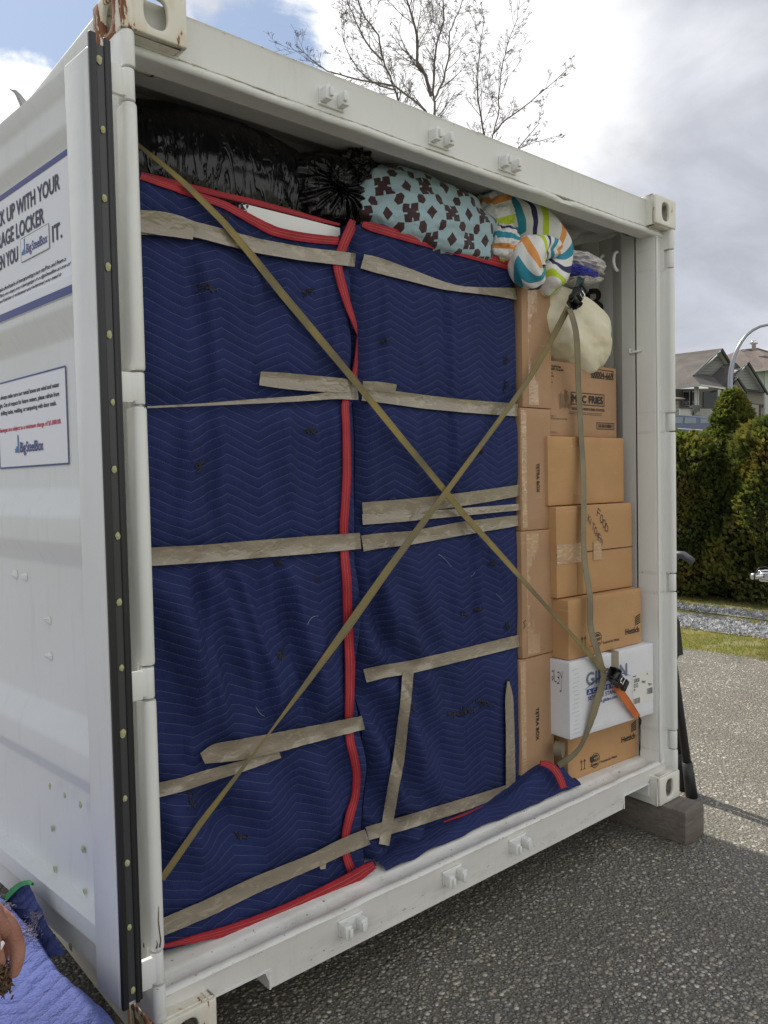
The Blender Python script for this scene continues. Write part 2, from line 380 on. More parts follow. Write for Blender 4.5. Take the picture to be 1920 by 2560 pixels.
t.put(b.inputs['Normal'], t.bump(t.m('ADD', t.m('ADD', n, t.m('MULTIPLY', t.m('POWER', t.m('SUBTRACT', 1, t.m('MULTIPLY', t.m('ABSOLUTE', t.m('SUBTRACT', t.noise(t.vm('MULTIPLY', pos, (1.6, 1, .35)), 13, 3, .5, 1.5), .5)), 2)), 26), .8)), t.m('MULTIPLY', t.noise(pos, 7, 2, .5, .5), .9)), .5, .012))
# two-tone trellis fabric
m, t, b, pos = newmat('blue_brown_trellis_fabric'); TREL = m
uv = t.node('ShaderNodeUVMap').outputs[0]
uvw = t.vm('ADD', uv, t.vm('MULTIPLY', t.vm('SUBTRACT', t.noise(uv, .9, 2, out=1), (.5, .5, .5)), (.30, .30, 0)))
def cell(ox, oy):
    q_ = t.sep(t.vm('ADD', uvw, (ox, oy, 0))); return [t.m('ABSOLUTE', t.m('SUBTRACT', t.m('FRACT', t.m('ADD', q_[i], 40)), .5)) for i in (0, 1)]
x0, y0 = cell(0, 0); sq0 = t.m('LESS_THAN', t.m('MAXIMUM', x0, y0), .128)                      # small squares
x1, y1 = cell(.5, .5); dm = t.m('MULTIPLY', t.m('LESS_THAN', t.m('ADD', x1, y1), .325), t.m('SUBTRACT', 1, t.m('MULTIPLY', t.m('LESS_THAN', t.m('ABSOLUTE', t.m('SUBTRACT', x1, y1)), .035), t.m('GREATER_THAN', t.m('MINIMUM', x1, y1), .085))))   # notched diamonds
x2, y2 = cell(.5, 0); p1 = t.m('LESS_THAN', t.m('MAXIMUM', t.m('MULTIPLY', x2, 1.25), t.m('ADD', t.m('MULTIPLY', x2, .7), y2)), .158)
x3, y3 = cell(0, .5); p2 = t.m('LESS_THAN', t.m('MAXIMUM', t.m('MULTIPLY', y3, 1.25), t.m('ADD', t.m('MULTIPLY', y3, .7), x3)), .158)
brown = t.m('MAXIMUM', t.m('MAXIMUM', sq0, dm), t.m('MAXIMUM', p1, p2))
t.put(b.inputs['Base Color'], t.mix(brown, (.34, .48, .54), (.045, .017, .019)))
b.inputs['Roughness'].default_value = .8; b.inputs['Sheen Weight'].default_value = .2
t.put(b.inputs['Normal'], t.bump(t.noise(pos, 14, 5, .6, .5), .8, .012))
# chevron fabric
m, t, b, pos = newmat('chevron_fabric'); CHEV = m
uv = t.node('ShaderNodeUVMap').outputs[0]; s_ = t.sep(uv)
q = t.m('FRACT', t.m('ADD', t.m('ADD', t.m('MULTIPLY', s_[1], 1.0), t.m('MULTIPLY', t.m('ABSOLUTE', t.m('SUBTRACT', t.m('FRACT', s_[0]), .5)), .62)), 20))
W_ = (.74, .74, .73)
t.put(b.inputs['Base Color'], t.ramp(q, [(0, W_), (.10, (.72, .30, .08)), (.20, W_), (.32, (.03, .27, .38)), (.44, W_), (.56, (.025, .025, .10)), (.66, W_), (.78, (.47, .60, .03)), (.90, W_)], True))
b.inputs['Roughness'].default_value = .8
t.put(b.inputs['Normal'], t.bump(t.noise(pos, 13, 4, .5, .6), .5, .012))
CREAM = simple('cream_pillow_cotton', (.72, .66, .46), .85, c2=(.78, .74, .60), vs=6, bs=22, bst=.6, bd=.008, sheen=.2)
PLASW = simple('crumpled_grey_plastic', (.58, .54, .54), .3, c2=(.75, .73, .73), vs=30, bs=24, bst=1, bd=.012)
PLASB = simple('crumpled_blue_plastic', (.02, .03, .42), .3, bs=24, bst=1, bd=.012)
STEELD = simple('dark_buckle_steel', (.05, .05, .05), .35, .7, bs=30); CHROME = simple('chrome', (.75, .76, .78), .12, 1.0); BLKPL = simple('black_plastic', (.014, .014, .014), .5)
POLEM = simple('matte_black_tube', (.012, .012, .013), .6, bs=60, bst=.2)
m, t, b, pos = newmat('weathered_timber'); WOOD = m
v = t.vm('MULTIPLY', pos, (3, 14, 40)); n = t.noise(v, 1.6, 6, .65, 1.)
t.put(b.inputs['Base Color'], t.mix(t.map(n, .3, .7), (.10, .082, .068), (.20, .175, .15))); b.inputs['Roughness'].default_value = .85
t.put(b.inputs['Normal'], t.bump(n, .5, .004))
# exposed aggregate
m, t, b, pos = newmat('exposed_aggregate'); AGG = m
sq = t.vm('ADD', t.vm('MULTIPLY', pos, (1, 1, 0)), t.vm('MULTIPLY', t.noise(pos, 30, 3, out=1), (.008, .008, 0)))
sc1 = 62
v1 = t.node('ShaderNodeTexVoronoi', feature='F1'); t.put(v1.inputs['Vector'], sq); v1.inputs['Scale'].default_value = sc1
rnd = t.sep(v1.outputs['Color']); d1 = v1.outputs['Distance']; r1_ = t.map(rnd[2], 0, 1, .40, .66)
stone = t.ramp(rnd[0], [(0, (.14, .125, .11)), (.25, (.40, .37, .31)), (.45, (.27, .26, .24)), (.62, (.48, .42, .32)), (.78, (.33, .33, .28)), (.9, (.62, .58, .49)), (.965, (.75, .72, .64))])
stone = t.mix(t.map(t.noise(pos, 2.2, 5), .40, .66, 0, .6), stone, (.15, .14, .115)); stone = t.mix(t.map(t.noise(t.vm('ADD', pos, (4, 4, 0)), 1.1, 4), .5, .66, 0, .35), stone, (.13, .145, .10))
cem = (.25, .23, .19)
em = t.map(t.m('SUBTRACT', r1_, d1), -.02, .10, 0, 1, True)
sm = t.vor(t.vm('ADD', sq, (3.3, 1.7, 0)), 120, 'F1'); cemc = t.mix(t.map(sm, .2, .5), (.30, .275, .23), (.13, .12, .098))
ring = t.m('MULTIPLY', t.map(t.m('ABSOLUTE', t.m('SUBTRACT', d1, r1_)), 0, .09, 1, 0), .55)
t.put(b.inputs['Base Color'], t.mix(ring, t.mix(em, cemc, stone), (.06, .055, .045))); b.inputs['Roughness'].default_value = .6
q_ = t.m('DIVIDE', d1, r1_); dome = t.m('SQRT', t.m('MAXIMUM', t.m('SUBTRACT', 1, t.m('MULTIPLY', q_, q_)), 0))
t.put(b.inputs['Normal'], t.bump(t.m('ADD', t.m('MULTIPLY', dome, 1.0), t.m('ADD', t.m('MULTIPLY', t.m('SUBTRACT', 1, sm), .25), t.m('MULTIPLY', t.noise(pos, 260, 2), .06))), 1, .011))
m, t, b, pos = newmat('crushed_gravel'); GRAV = m
v1 = t.node('ShaderNodeTexVoronoi', feature='F1'); t.put(v1.inputs['Vector'], pos); v1.inputs['Scale'].default_value = 34
rnd = t.sep(v1.outputs['Color'])
t.put(b.inputs['Base Color'], t.ramp(rnd[0], [(0, (.10, .11, .125)), (.4, (.20, .21, .23)), (.7, (.30, .31, .32)), (.92, (.46, .46, .45)), (1, (.6, .6, .58))])); b.inputs['Roughness'].default_value = .8
t.put(b.inputs['Normal'], t.bump(t.vor(pos, 34, 'DISTANCE_TO_EDGE'), 1, .03))
SOIL = simple('mossy_soil', (.20, .17, .075), .95, c2=(.19, .20, .055), vs=6, bs=40, bst=1, bd=.02)
LAWN = simple('far_lawn', (.075, .11, .025), .95, c2=(.12, .13, .04), vs=1.5, bs=20)

# ------------------------------------------------------------------ ground
GZ = -.14
fh = Vector((sin(YAW), cos(YAW), 0))
def terrain(x, y):
    d = (Vector((x, y, 0))-Vector((CP.x, CP.y, 0))).dot(fh)
    d2 = max(d, x*.9)
    pts = [(-999, -.16), (13.0, -.16), (20, 1.25), (25, 1.35), (31, 3.3), (45, 3.6), (900, 4.0)]
    for (a, za), (b_, zb) in zip(pts, pts[1:]):
        if d2 <= b_: return za+(zb-za)*(d2-a)/(b_-a) if b_ < 900 or d2 > a else za
    return 4.0
mb = MB()
rs = [0, 2, 4, 6, 8, 10, 11, 12, 13, 14, 15, 16, 17, 18, 19, 20, 22, 24, 26, 28, 30, 32, 36, 42, 60, 100, 200, 500, 900]; NA = 96
vs = []
for r_ in rs:
    for k_ in range(NA):
        a = 2*pi*k_/NA; x, y = 2+r_*cos(a), 2+r_*sin(a); vs.append((x, y, terrain(x, y)))
mb.add(vs, [(i*NA+k_, i*NA+(k_+1) % NA, (i+1)*NA+(k_+1) % NA, (i+1)*NA+k_) for i in range(len(rs)-1) for k_ in range(NA)])
tag(mb.build('ground', LAWN, smooth=True), kind='structure')
mb = MB(); mb.sheet([(-14, -12, GZ), (5.8, -12, GZ), (5.72, 0, GZ), (5.9, 1.2, GZ), (5.75, 3, GZ), (5.8, 14, GZ), (-14, 14, GZ)], (0, 0, -.012))
tag(mb.build('driveway', AGG), kind='structure')
def strip(name, x0, x1, m_, z, kind='structure'):
    mb = MB(); R = random.Random(int(x0*10)); ys = [-8+.4*i for i in range(56)]
    L = [(x0+R.uniform(-.08, .08), y, z) for y in ys]; Rr = [(x1+R.uniform(-.08, .08), y, z) for y in ys]
    n = len(ys); mb.add(L+Rr, [(i, i+1, n+i+1, n+i) for i in range(n-1)])
    return tag(mb.build(name, m_), kind=kind)
strip('soil_bed', 5.6, 9.6, SOIL, -.148)
strip('gravel_strip', 6.78, 7.45, GRAV, -.138); strip('gravel_strip', 7.75, 8.15, GRAV, -.1385)
# crushed stones standing up on the gravel
def stones():
    mb = MB(); R = random.Random(3)
    for i in range(4200):
        x = R.choice((R.uniform(6.7, 7.55), R.uniform(6.7, 7.5), R.uniform(7.7, 8.2))); y = R.uniform(.6, 4.4); r_ = R.uniform(.010, .026)
        vs = [(x+R.uniform(.6, 1)*r_*cos(a)*1.2, y+R.uniform(.6, 1)*r_*sin(a), GZ+R.uniform(0, .004)) for a in (0, 1.3, 2.6, 3.9, 5.1)]
        vs.append((x+R.uniform(-.4, .4)*r_, y+R.uniform(-.4, .4)*r_, GZ+r_*R.uniform(.7, 1.1)))
        mb.add(vs, [(0, 1, 5), (1, 2, 5), (2, 3, 5), (3, 4, 5), (4, 0, 5)])
    return mb.build('gravel_stones', GRAV, recalc=False)
tag(stones(), 'loose grey crushed stones lying in the gravel strips beyond the driveway', 'gravel', kind='stuff')
def leafmat(name, ramp_, trans=.15):
    m, t, b, pos = newmat(name)
    n = t.noise(pos, 2.2, 4); n2 = t.noise(pos, 34, 3)
    c = t.ramp(t.m('ADD', t.m('MULTIPLY', n, .55), t.m('MULTIPLY', n2, .45)), ramp_)
    t.put(b.inputs['Base Color'], c); b.inputs['Roughness'].default_value = .6
    tr = t.node('ShaderNodeBsdfTranslucent'); t.put(tr.inputs[0], t.vm('MULTIPLY', c, (1.5, 1.6, 1.0)))
    mx = t.node('ShaderNodeMixShader'); mx.inputs[0].default_value = .4; t.l.new(b.outputs[0], mx.inputs[1]); t.l.new(tr.outputs[0], mx.inputs[2])
    t.l.new(mx.outputs[0], m.node_tree.nodes['Material Output'].inputs[0])
    return m
GRASS = leafmat('grass_blades', [(.3, (.10, .14, .02)), (.44, (.18, .21, .04)), (.54, (.27, .25, .07)), (.66, (.34, .25, .09))])
def grass():
    mb = MB(); R = random.Random(5)
    n = 0
    while n < 26000:
        y = R.uniform(.5, 4.6); q = R.random()
        x = R.uniform(5.75, 6.85) if q < .6 else R.uniform(7.4, 7.85) if q < .7 else R.uniform(8.05, 8.9)
        if noise.noise((x*2.2, y*2.2, 3)) < -.22 and R.random() < .8: continue
        h = R.uniform(.006, .026); a = R.uniform(0, 2*pi); w_ = .004
        lx, ly = R.uniform(-.025, .025), R.uniform(-.025, .025)
        mb.add([(x-w_*cos(a), y-w_*sin(a), GZ-.01), (x+w_*cos(a), y+w_*sin(a), GZ-.01), (x+lx, y+ly, GZ+h)], [(0, 1, 2)]); n += 1
    return mb.build('grass', GRASS, recalc=False)
tag(grass(), 'patchy yellow green grass between the driveway and the hedge', 'grass', kind='stuff')

# ------------------------------------------------------------------ shipping container
H = 2.591; WD = 2.438; LEN = 3.0; FZ = .165
cont = empty('shipping_container', (WD/2, LEN/2, 0), 'white steel shipping container with its end open, packed with wrapped furniture and boxes', 'container')
def oval(cx, cy, w_, h, n=24):
    return [(cx+w_/2*math.copysign(abs(cos(a))**.75, cos(a)), cy+h/2*math.copysign(abs(sin(a))**.75, sin(a))) for a in [2*pi*(k+.5)/n for k in range(n)]]
def plate_hole(mb, W, Hh, hole, fn, t0, t1):
    """plate 0..W x 0..Hh with a hole; fn(a,b,t)"""
    n = len(hole); cx = sum(p[0] for p in hole)/n; cy = sum(p[1] for p in hole)/n
    outer = []
    for p in hole:
        dx, dy = p[0]-cx, p[1]-cy; k = min(((W-cx)/dx if dx > 0 else -cx/dx) if abs(dx) > 1e-9 else 9e9, ((Hh-cy)/dy if dy > 0 else -cy/dy) if abs(dy) > 1e-9 else 9e9)
        outer.append((cx+dx*k, cy+dy*k))
    for c in ((0, 0), (W, 0), (W, Hh), (0, Hh)):       # snap nearest to the corners
        i = min(range(n), key=lambda j: (outer[j][0]-c[0])**2+(outer[j][1]-c[1])**2); outer[i] = c
    vs = [fn(*p, t0) for p in hole]+[fn(*p, t0) for p in outer]+[fn(*p, t1) for p in hole]+[fn(*p, t1) for p in outer]
    fs = []
    for i in range(n):
        j = (i+1) % n
        fs += [(i, j, n+j, n+i), (2*n+i, 3*n+i, 3*n+j, 2*n+j), (i, 2*n+i, 2*n+j, j), (n+i, n+j, 3*n+j, 3*n+i)]
    mb.add(vs, fs)
def casting(x0, z0, left, top, mat_, y0=0, back=False):
    """x0 = outer face x; dir +1 for left castings"""
    mb = MB(); dx = 1 if left else -1; dz = -1 if top else 1; dy = -1 if back else 1; T = .014; A, B, Cc = .162, .178, .118
    F = lambda x, y, z: (x0+dx*x, y0+dy*y, z0+dz*z)          # z from outer (top/bottom) face
    plate_hole(mb, A, Cc, oval(.083, .060, .060, .078), lambda a, b_, t_: F(a, t_, b_), 0, T)
    plate_hole(mb, B-T, Cc, oval(.078, .060, .062, .074), lambda a, b_, t_: F(t_, T+a, b_), 0, T)
    plate_hole(mb, A-2*T, B-2*T, oval(.072, .080, .095, .125), lambda a, b_, t_: F(T+a, T+b_, t_), 0, T)
    mb.box(A-T, A, T, B, 0, Cc, F); mb.box(T, A-T, B-T, B, 0, Cc, F); mb.box(T, A-T, T, B-T, Cc-T, Cc, F)
    return mb.build('corner_casting', mat_, cont, bevel=.0035)
casting(0, H, True, True, CASTR); casting(WD, H, False, True, CAST); casting(0, 0, True, False, CASTR); casting(WD, 0, False, False, CAST)
for l_ in (True, False):
    for tp in (True, False): casting(0 if l_ else WD, H if tp else 0, l_, tp, CAST, LEN, True)
# header
def wob(x, k): return .0025*noise.noise((x*6, k, 0))+.0012*noise.noise((x*30, k, 3))
def header():
    mb = MB(); N = 90; x0, x1 = .03, WD-.03
    prof = [(.0475, 2.466), (.0475, 2.570), (.0445, 2.578), (.052, 2.583), (.115, 2.583), (.115, 2.445), (.060, 2.445)]
    prof = [(y, z) for y, z in prof]
    bead = [(.052+.010*cos(a), 2.4545+.0115*sin(a)) for a in [radians(d) for d in (270, 240, 210, 180, 150, 120, 90)]]
    P = bead+prof[:-1]+[(.060, 2.445)]
    n = len(P); vs = []
    for i in range(N+1):
        x = x0+(x1-x0)*i/N
        dent = .010*math.exp(-((x-1.72)/.035)**2)
        for j, (y, z) in enumerate(P):
            isb = j < 7
            vs.append((x, y+(wob(x, 1) if isb else wob(x*.5, 9)*.5)+(dent if isb and j > 1 else 0), z+(wob(x, 5) if isb else 0)))
    fs = [(i*n+j, i*n+(j+1) % n, (i+1)*n+(j+1) % n, (i+1)*n+j) for i in range(N) for j in range(n)]+[tuple(range(n)), tuple(N*n+j for j in range(n))[::-1]]
    mb.add(vs, fs); o = mb.build('header_beam', HEADW, cont, smooth=True)
    try: o.data.set_sharp_from_angle(angle=radians(40))
    except Exception: pass
header()
SEAL = simple('yellowed_sealant', (.40, .37, .24), .8, c2=(.7, .69, .62), vs=40)
mb = MB(); pts = [(x, .0478+wob(x*2, 4)*.5, 2.4665+wob(x, 7)*1.2) for x in [.16+i*.02 for i in range(108)]]
mb.tube(pts, .0022, 5); mb.build('sealant_bead', SEAL, cont, smooth=True)
# sill
def sill():
    mb = MB(); N = 110; x0, x1 = .03, WD-.03
    vs = []; P0 = [(.0475, .036), (.0475, .146), (.045, .153), (.050, .160), (.060, .162), (.072, .158), (.080, .150), (.110, .149), (.122, .160), (.132, FZ), (.34, FZ), (.34, .03), (.30, .03)]
    n = len(P0)
    for i in range(N+1):
        x = x0+(x1-x0)*i/N
        zb = .036
        for c0, c1 in ((.179, .346), (2.078, 2.262)):
            if c0 < x < c1: zb = .088
        if x < .17 or x > 2.27: zb = .112
        for j, (y, z) in enumerate(P0):
            if j == 0: z = zb
            vs.append((x, y+(wob(x, 2) if 1 <= j <= 5 else 0), z+(wob(x, 8)*.8 if 1 <= j <= 8 else 0)))
    fs = [(i*n+j, i*n+j+1, (i+1)*n+j+1, (i+1)*n+j) for i in range(N) for j in range(n-1)]
    mb.add(vs, fs)
    mb.box(.35, 2.06, .052, .058, .034, .12)
    return mb.build('sill', SILLW, cont, smooth=False)
o = sill(); o.data.polygons.foreach_set('use_smooth', [True]*len(o.data.polygons))
try: o.data.set_sharp_from_angle(angle=radians(45))
except Exception: pass
# return flanges at the fork notches
for c0, c1 in ((.176, .349), (2.075, 2.265)):
    mb = MB(); mb.prism([(c0-.003, .034), (c0-.003, .092), (c1+.003, .092), (c1+.003, .034), (c1-.003, .034), (c1-.003, .086), (c0+.003, .086), (c0+.003, .034)], 1, .0462, .12)
    mb.build('notch_flange', WHITE, cont)
# floor, walls, roof
mb = MB(); mb.box(.05, WD-.05, .34, LEN-.05, .13, FZ-.0005); mb.build('floor', simple('plywood_floor', (.30, .20, .11), .7, c2=(.22, .14, .08)), cont)
def corr(x_in, sgn, name):
    mb = MB(); prof = []; y = .142; seq = [(.072, 0), (.068, 1), (.072, 1), (.068, 0)]; d = 0
    prof.append((y, 0))
    while y < LEN-.2:
        for w_, dd in seq: y += w_; prof.append((y, dd))
    vs = []
    for y, d_ in prof: vs += [(x_in+sgn*.036*d_, y, .13), (x_in+sgn*.036*d_, y, 2.50), (x_in+sgn*(.036*d_+.004), y, 2.50), (x_in+sgn*(.036*d_+.004), y, .13)]
    fs = []
    for i in range(len(prof)-1):
        a, b_ = i*4, i*4+4
        fs += [(a+k_, a+(k_+1) % 4, b_+(k_+1) % 4, b_+k_) for k_ in range(4)]
    mb.add(vs, fs); return mb.build(name, INNER, cont)
corr(2.352, 1, 'side_wall'); corr(.086, -1, 'side_wall')
mb = MB(); mb.box(.004, .064, .18, LEN-.18, 2.50, 2.576); mb.build('top_rail', WHITE, cont, bevel=.006)
mb = MB(); mb.box(WD-.064, WD-.004, .18, LEN-.18, 2.50, 2.576); mb.build('top_rail', WHITE, cont, bevel=.006)
mb = MB(); mb.box(.004, .05, .18, LEN-.18, .012, .13); mb.build('bottom_rail', WHITE, cont, bevel=.006)
mb = MB(); mb.box(WD-.05, WD-.004, .18, LEN-.18, .012, .13); mb.build('bottom_rail', WHITE, cont, bevel=.006)
mb = MB(); n_ = 0; vs = []; fs = []; y = .13; prof = [(y, 0)]
while y < LEN-.1:
    for w_, dd in ((.05, 0), (.03, 1), (.06, 1), (.03, 0)): y += w_; prof.append((y, dd))
for y, d_ in prof: vs += [(.055, y, 2.535+.02*d_), (WD-.055, y, 2.535+.02*d_)]
mb.add(vs, [(2*i, 2*i+1, 2*i+3, 2*i+2) for i in range(len(prof)-1)]); mb.build('roof', INNER, cont)
mb = MB(); mb.box(.05, WD-.05, LEN-.06, LEN-.02, .13, 2.56); mb.build('end_wall', INNER, cont)
mb = MB(); mb.box(.09, 2.35, .1155, .30, 2.505, 2.515); mb.build('header_plate', INNER, cont)
# corner posts with their lip and recess
HZ = [(2.308, 2.388), (1.607, 1.689), (.909, .991), (.212, .297)]
def post(left):
    X = (lambda x: x) if left else (lambda x: WD-x)
    mb = MB()
    prof = [(.001, .175), (.001, .040), (.032, .040), (.034, .052), (.060, .050), (.074, .047), (.082, .051), (.086, .060), (.086, .148), (.050, .160)]
    if left: prof = [(.001, .175), (.001, .040), (.032, .040), (.036, .044), (.040, .052), (.042, .148), (.030, .160)]
    mb.prism([(X(p[0]), p[1]) for p in prof], 2, .118, H-.118)
    o = mb.build('corner_post', POSTW, cont, smooth=True)
    try: o.data.set_sharp_from_angle(angle=radians(35))
    except Exception: pass
    edges = [H-.118]+[z for hz in HZ for z in (hz[1], hz[0])]+[.118]
    mb = MB()
    for zt, zb in zip(edges[0::2], edges[1::2]):
        pr = []
        for a in range(180, 361, 15): pr.append((.017+.017*cos(radians(a)), .0175+.0165*sin(radians(a))))
        pr += [(.033, .052), (.026, .052), (.026, .030), (.008, .030), (.008, .052), (.0005, .052)]
        lv = [(zb+.002, .92), (zb+.008, 1), (zt-.008, 1), (zt-.002, .92)]
        n = len(pr); vs = []
        for z, k_ in lv:
            for p in pr: vs.append((X(.017+(p[0]-.017)*k_), .02+(p[1]-.02)*k_, z))
        fs = [(i*n+j, i*n+(j+1) % n, (i+1)*n+(j+1) % n, (i+1)*n+j) for i in range(3) for j in range(n)]+[tuple(range(n)), tuple(3*n+j for j in range(n))[::-1]]
        mb.add(vs, fs)
    o = mb.build('hinge_lip', POSTW, cont, smooth=True)
    try: o.data.set_sharp_from_angle(angle=radians(40))
    except Exception: pass
    return o
post(True); post(False)
mb = MB(); mb.tube([(WD-.078+wob(z*2, 31), .0475, z) for z in [.16+.06*k_ for k_ in range(39)]], .0055, 8); mb.build('post_bead', WHITE, cont, smooth=True)
# cam keepers on the header and sill
def keeper(x, z, up):
    mb = MB(); s = 1 if up else -1
    F = lambda a, b_, c: (x+a, .0475-b_, z+s*c)
    mb.box(-.042, .042, 0, .006, -.024, .020, F)
    for q in (-1, 1):
        mb.prism([(q*.030-.012, -.020), (q*.030+.012, -.020), (q*.030+.013, .006), (q*.030+.004, .024), (q*.030-.010, .016)], 1, .006, .034, lambda a, b_, c: F(a, b_, c))
        mb.box(q*.024-.006, q*.024+.006, .034, .042, -.012, .014, F)
    mb.tube([F(-.045, .004, -.024), F(.045, .004, -.024)], .004, 6)
    return mb.build('lock_keeper', WHITE, cont, bevel=.003)
for x in (.627, 1.055, 1.388): keeper(x, 2.508, True); keeper(x, .106, False)
# lashing rings at the roof corner inside
for y in (.20, .27):
    mb = MB(); mb.tube([(2.30-.03*sin(a), y, 2.36+.04*cos(a)) for a in [k_*pi/8 for k_ in range(9)]], .007, 8)
    mb.build('lashing_ring', WHITE, cont, smooth=True)
mb = MB(); mb.tube([(2.345, .17+.0*k_, 1.98-.02*k_) for k_ in range(2)]+[(2.345, .115, 1.965)], .005, 8); mb.build('lashing_rod', WHITE, cont, smooth=True)
mb = MB(); text(mb, 'B', lambda a, b_, e=0: (2.3505-e, .40-a, b_), 0, 2.15, .13, .09, bold=.004)
mb.build('painted_letter', BLKINK, cont, recalc=False)

# ------------------------------------------------------------------ doors
TH = radians(5.5)
def doorfn(mirror):
    def D(s, t_, z):
        x = -.09-s*sin(TH)-t_*cos(TH); y = .03+s*cos(TH)-t_*sin(TH)
        return Vector((WD-x if mirror else x, y, z))
    return D
def hitD(u, v, t0):
    n = Vector((cos(TH), sin(TH), 0)); P = Vector((-.09, .03, 0))-n*t0; d = ray(u, v)
    k_ = (P-CP).dot(n)/d.dot(n); w_ = CP+d*k_; return (w_-P).dot(Vector((-sin(TH), cos(TH), 0))), w_.z
SL = 1.12
PROF = [(2.398, -.002), (2.392, -.002), (2.355, -.022), (2.292, -.022), (2.255, -.045), (1.988, -.045), (1.925, -.012),
        (1.858, -.012), (1.793, -.045), (1.416, -.045), (1.346, -.012), (1.280, -.012), (1.216, -.045), (.836, -.045), (.760, -.012), (.693, -.012), (.640, -.045), (.357, -.045), (.352, -.002), (.300, -.002), (.270, -.030), (.205, -.030)]
PROF = [(z, t_-.006) for z, t_ in PROF]
def hinges(mirror, par):
    for z0, z1 in HZ:
        mb = MB(); X = (lambda x: WD-x) if mirror else (lambda x: x); R0 = -.040 if not mirror else .006
        mb.tube([(X(.016), .0185, z0+.004), (X(.016), .0185, z1-.004)], .0155, 16)
        mb.box(0, 1, 0, 1, 0, 1, lambda a, b_, c: (X(R0+(.012-R0)*a), .006+.014*b_, z0+.010+(z1-z0-.020)*c))
        if not mirror: mb.box(0, 1, 0, 1, 0, 1, lambda a, b_, c: (X(-.034+.030*a), .001+.0055*b_, z0+.006+(z1-z0-.012)*c))
        mb.build('hinge', WHITE, par, bevel=.002)
def door(mirror):
    D = doorfn(mirror); nm = 'right_hand' if mirror else 'left_hand'
    mb = MB(); S0, S1 = .085, SL-.085
    vs = []; RP = [PROF[0]]
    for (z0, t0), (z1, t1), (z2, t2) in zip(PROF, PROF[1:], PROF[2:]):
        r0 = min(.008, abs(z1-z0)*.45); r2 = min(.008, abs(z2-z1)*.45)
        if r0 < .004 or r2 < .004: RP.append((z1, t1)); continue
        a_ = (z1+r0, t1+(t0-t1)*r0/(z0-z1)); c_ = (z1-r2, t1+(t2-t1)*r2/(z1-z2))
        for f in (0, .33, .67, 1): RP.append(((1-f)**2*a_[0]+2*f*(1-f)*z1+f*f*c_[0], (1-f)**2*a_[1]+2*f*(1-f)*t1+f*f*c_[1]))
    RP.append(PROF[-1])
    for z, t_ in RP: vs += [D(S0, t_, z), D(S1, t_, z)]
    mb.add(vs, [(2*i, 2*i+1, 2*i+3, 2*i+2) for i in range(len(RP)-1)])
    vs = []
    for z, t_ in PROF: vs += [D(S0, -.0555, z), D(S1, -.0555, z)]
    mb.add(vs, [(2*i, 2*i+1, 2*i+3, 2*i+2) for i in range(len(PROF)-1)])
    dr = mb.build('door', WHITE2, cont, smooth=True)
    try: dr.data.set_sharp_from_angle(angle=radians(35))
    except Exception: pass
    tag(dr, 'left door swung back against the container side, inner face with notices' if not mirror else 'right door swung back against the far side')
    mb = MB()
    for a, b_ in ((-.036, S0), (S1, SL)): mb.box(a, b_, -.055, 0, .200, 2.398, D)
    mb.build('door_stile', WHITE2, dr, bevel=.009, seg=3)
    # black seal along the hinge edge
    mb = MB()
    for a, b_, c, d_ in ((-.049, -.0365, -.017, -.001), (-.045, -.0365, -.047, -.037), (-.038, -.0365, -.056, -.048)):
        mb = MB(); mb.box(a, b_, c, d_, .205, 2.425, D)
        mb.build('door_gasket', RUBBER, dr, bevel=.003)
    mb = MB(); mb.box(-.041, -.0363, -.037, -.017, .215, 2.405, D); mb.build('gasket_retainer', GASK, dr)
    z = 2.37
    R = random.Random(2)
    while z > .24:
        mb = MB(); c = D(-.0425, -.027+R.uniform(-.003, .003), z); r_ = R.uniform(.0060, .0085)
        mb.add([c+Vector((r_*cos(a)*.9*R.uniform(.8, 1.1), -.0015, r_*1.25*sin(a)*R.uniform(.85, 1.1))) for a in [2*pi*k_/14 for k_ in range(14)]]+[c+Vector((0, -.004, 0))], [(k_, (k_+1) % 14, 14) for k_ in range(14)])
        z -= .152
        mb.build('gasket_rivet', YELL, dr)
    hinges(False, dr)
    # primer-filled rivets and paint-clogged burrs on the panel
    mb = MB()
    def spot(px, py, t_, r_):
        s_, z = hitD(px, py, t_); R2 = random.Random(px*7+py)
        mb = MB(); mb.add([D(s_+r_*1.3*cos(a)*R2.uniform(.6, 1.1), t_+.0015, z+r_*1.3*sin(a)*R2.uniform(.6, 1.1)) for a in [2*pi*k_/12 for k_ in range(12)]]+[D(s_, t_+.004, z)], [(k_, (k_+1) % 12, 12) for k_ in range(12)]); mb.build('panel_rivet', YELL, dr)
    for px, py, t_ in ((62, 280, -.02), (115, 238, -.02), (12, 318, -.02)): spot(px, py, t_, .008)
    for px, py in ((126, 1966), (163, 1988), (202, 2011)): spot(px, py, -.028, .008)
    for px, py in ((131, 2070), (208, 2122), (137, 2172), (212, 2229)): spot(px, py, -.047, .008)
    spot(178, 2366, -.02, .010)
    for px, py in ((36, 1437), (60, 1443), (118, 1552), (121, 1642), (12, 352), (38, 334)):
        mb = MB(); s_, z = hitD(px, py, -.045); R2 = random.Random(px)
        pts = [D(s_+R2.uniform(.010, .015)*cos(a), -.050, z+R2.uniform(.009, .016)*sin(a)) for a in [2*pi*k_/9 for k_ in range(9)]]
        tip = [D(s_+.012+R2.uniform(-.004, .004)+.003*cos(a), -.040, z+.003+.004*sin(a)) for a in [2*pi*k_/9 for k_ in range(9)]]
        mb.add(pts+tip, [(k_, (k_+1) % 9, 9+(k_+1) % 9, 9+k_) for k_ in range(9)]+[tuple(range(9, 18))])
        mb.build('screw_burr', WHITE, dr)
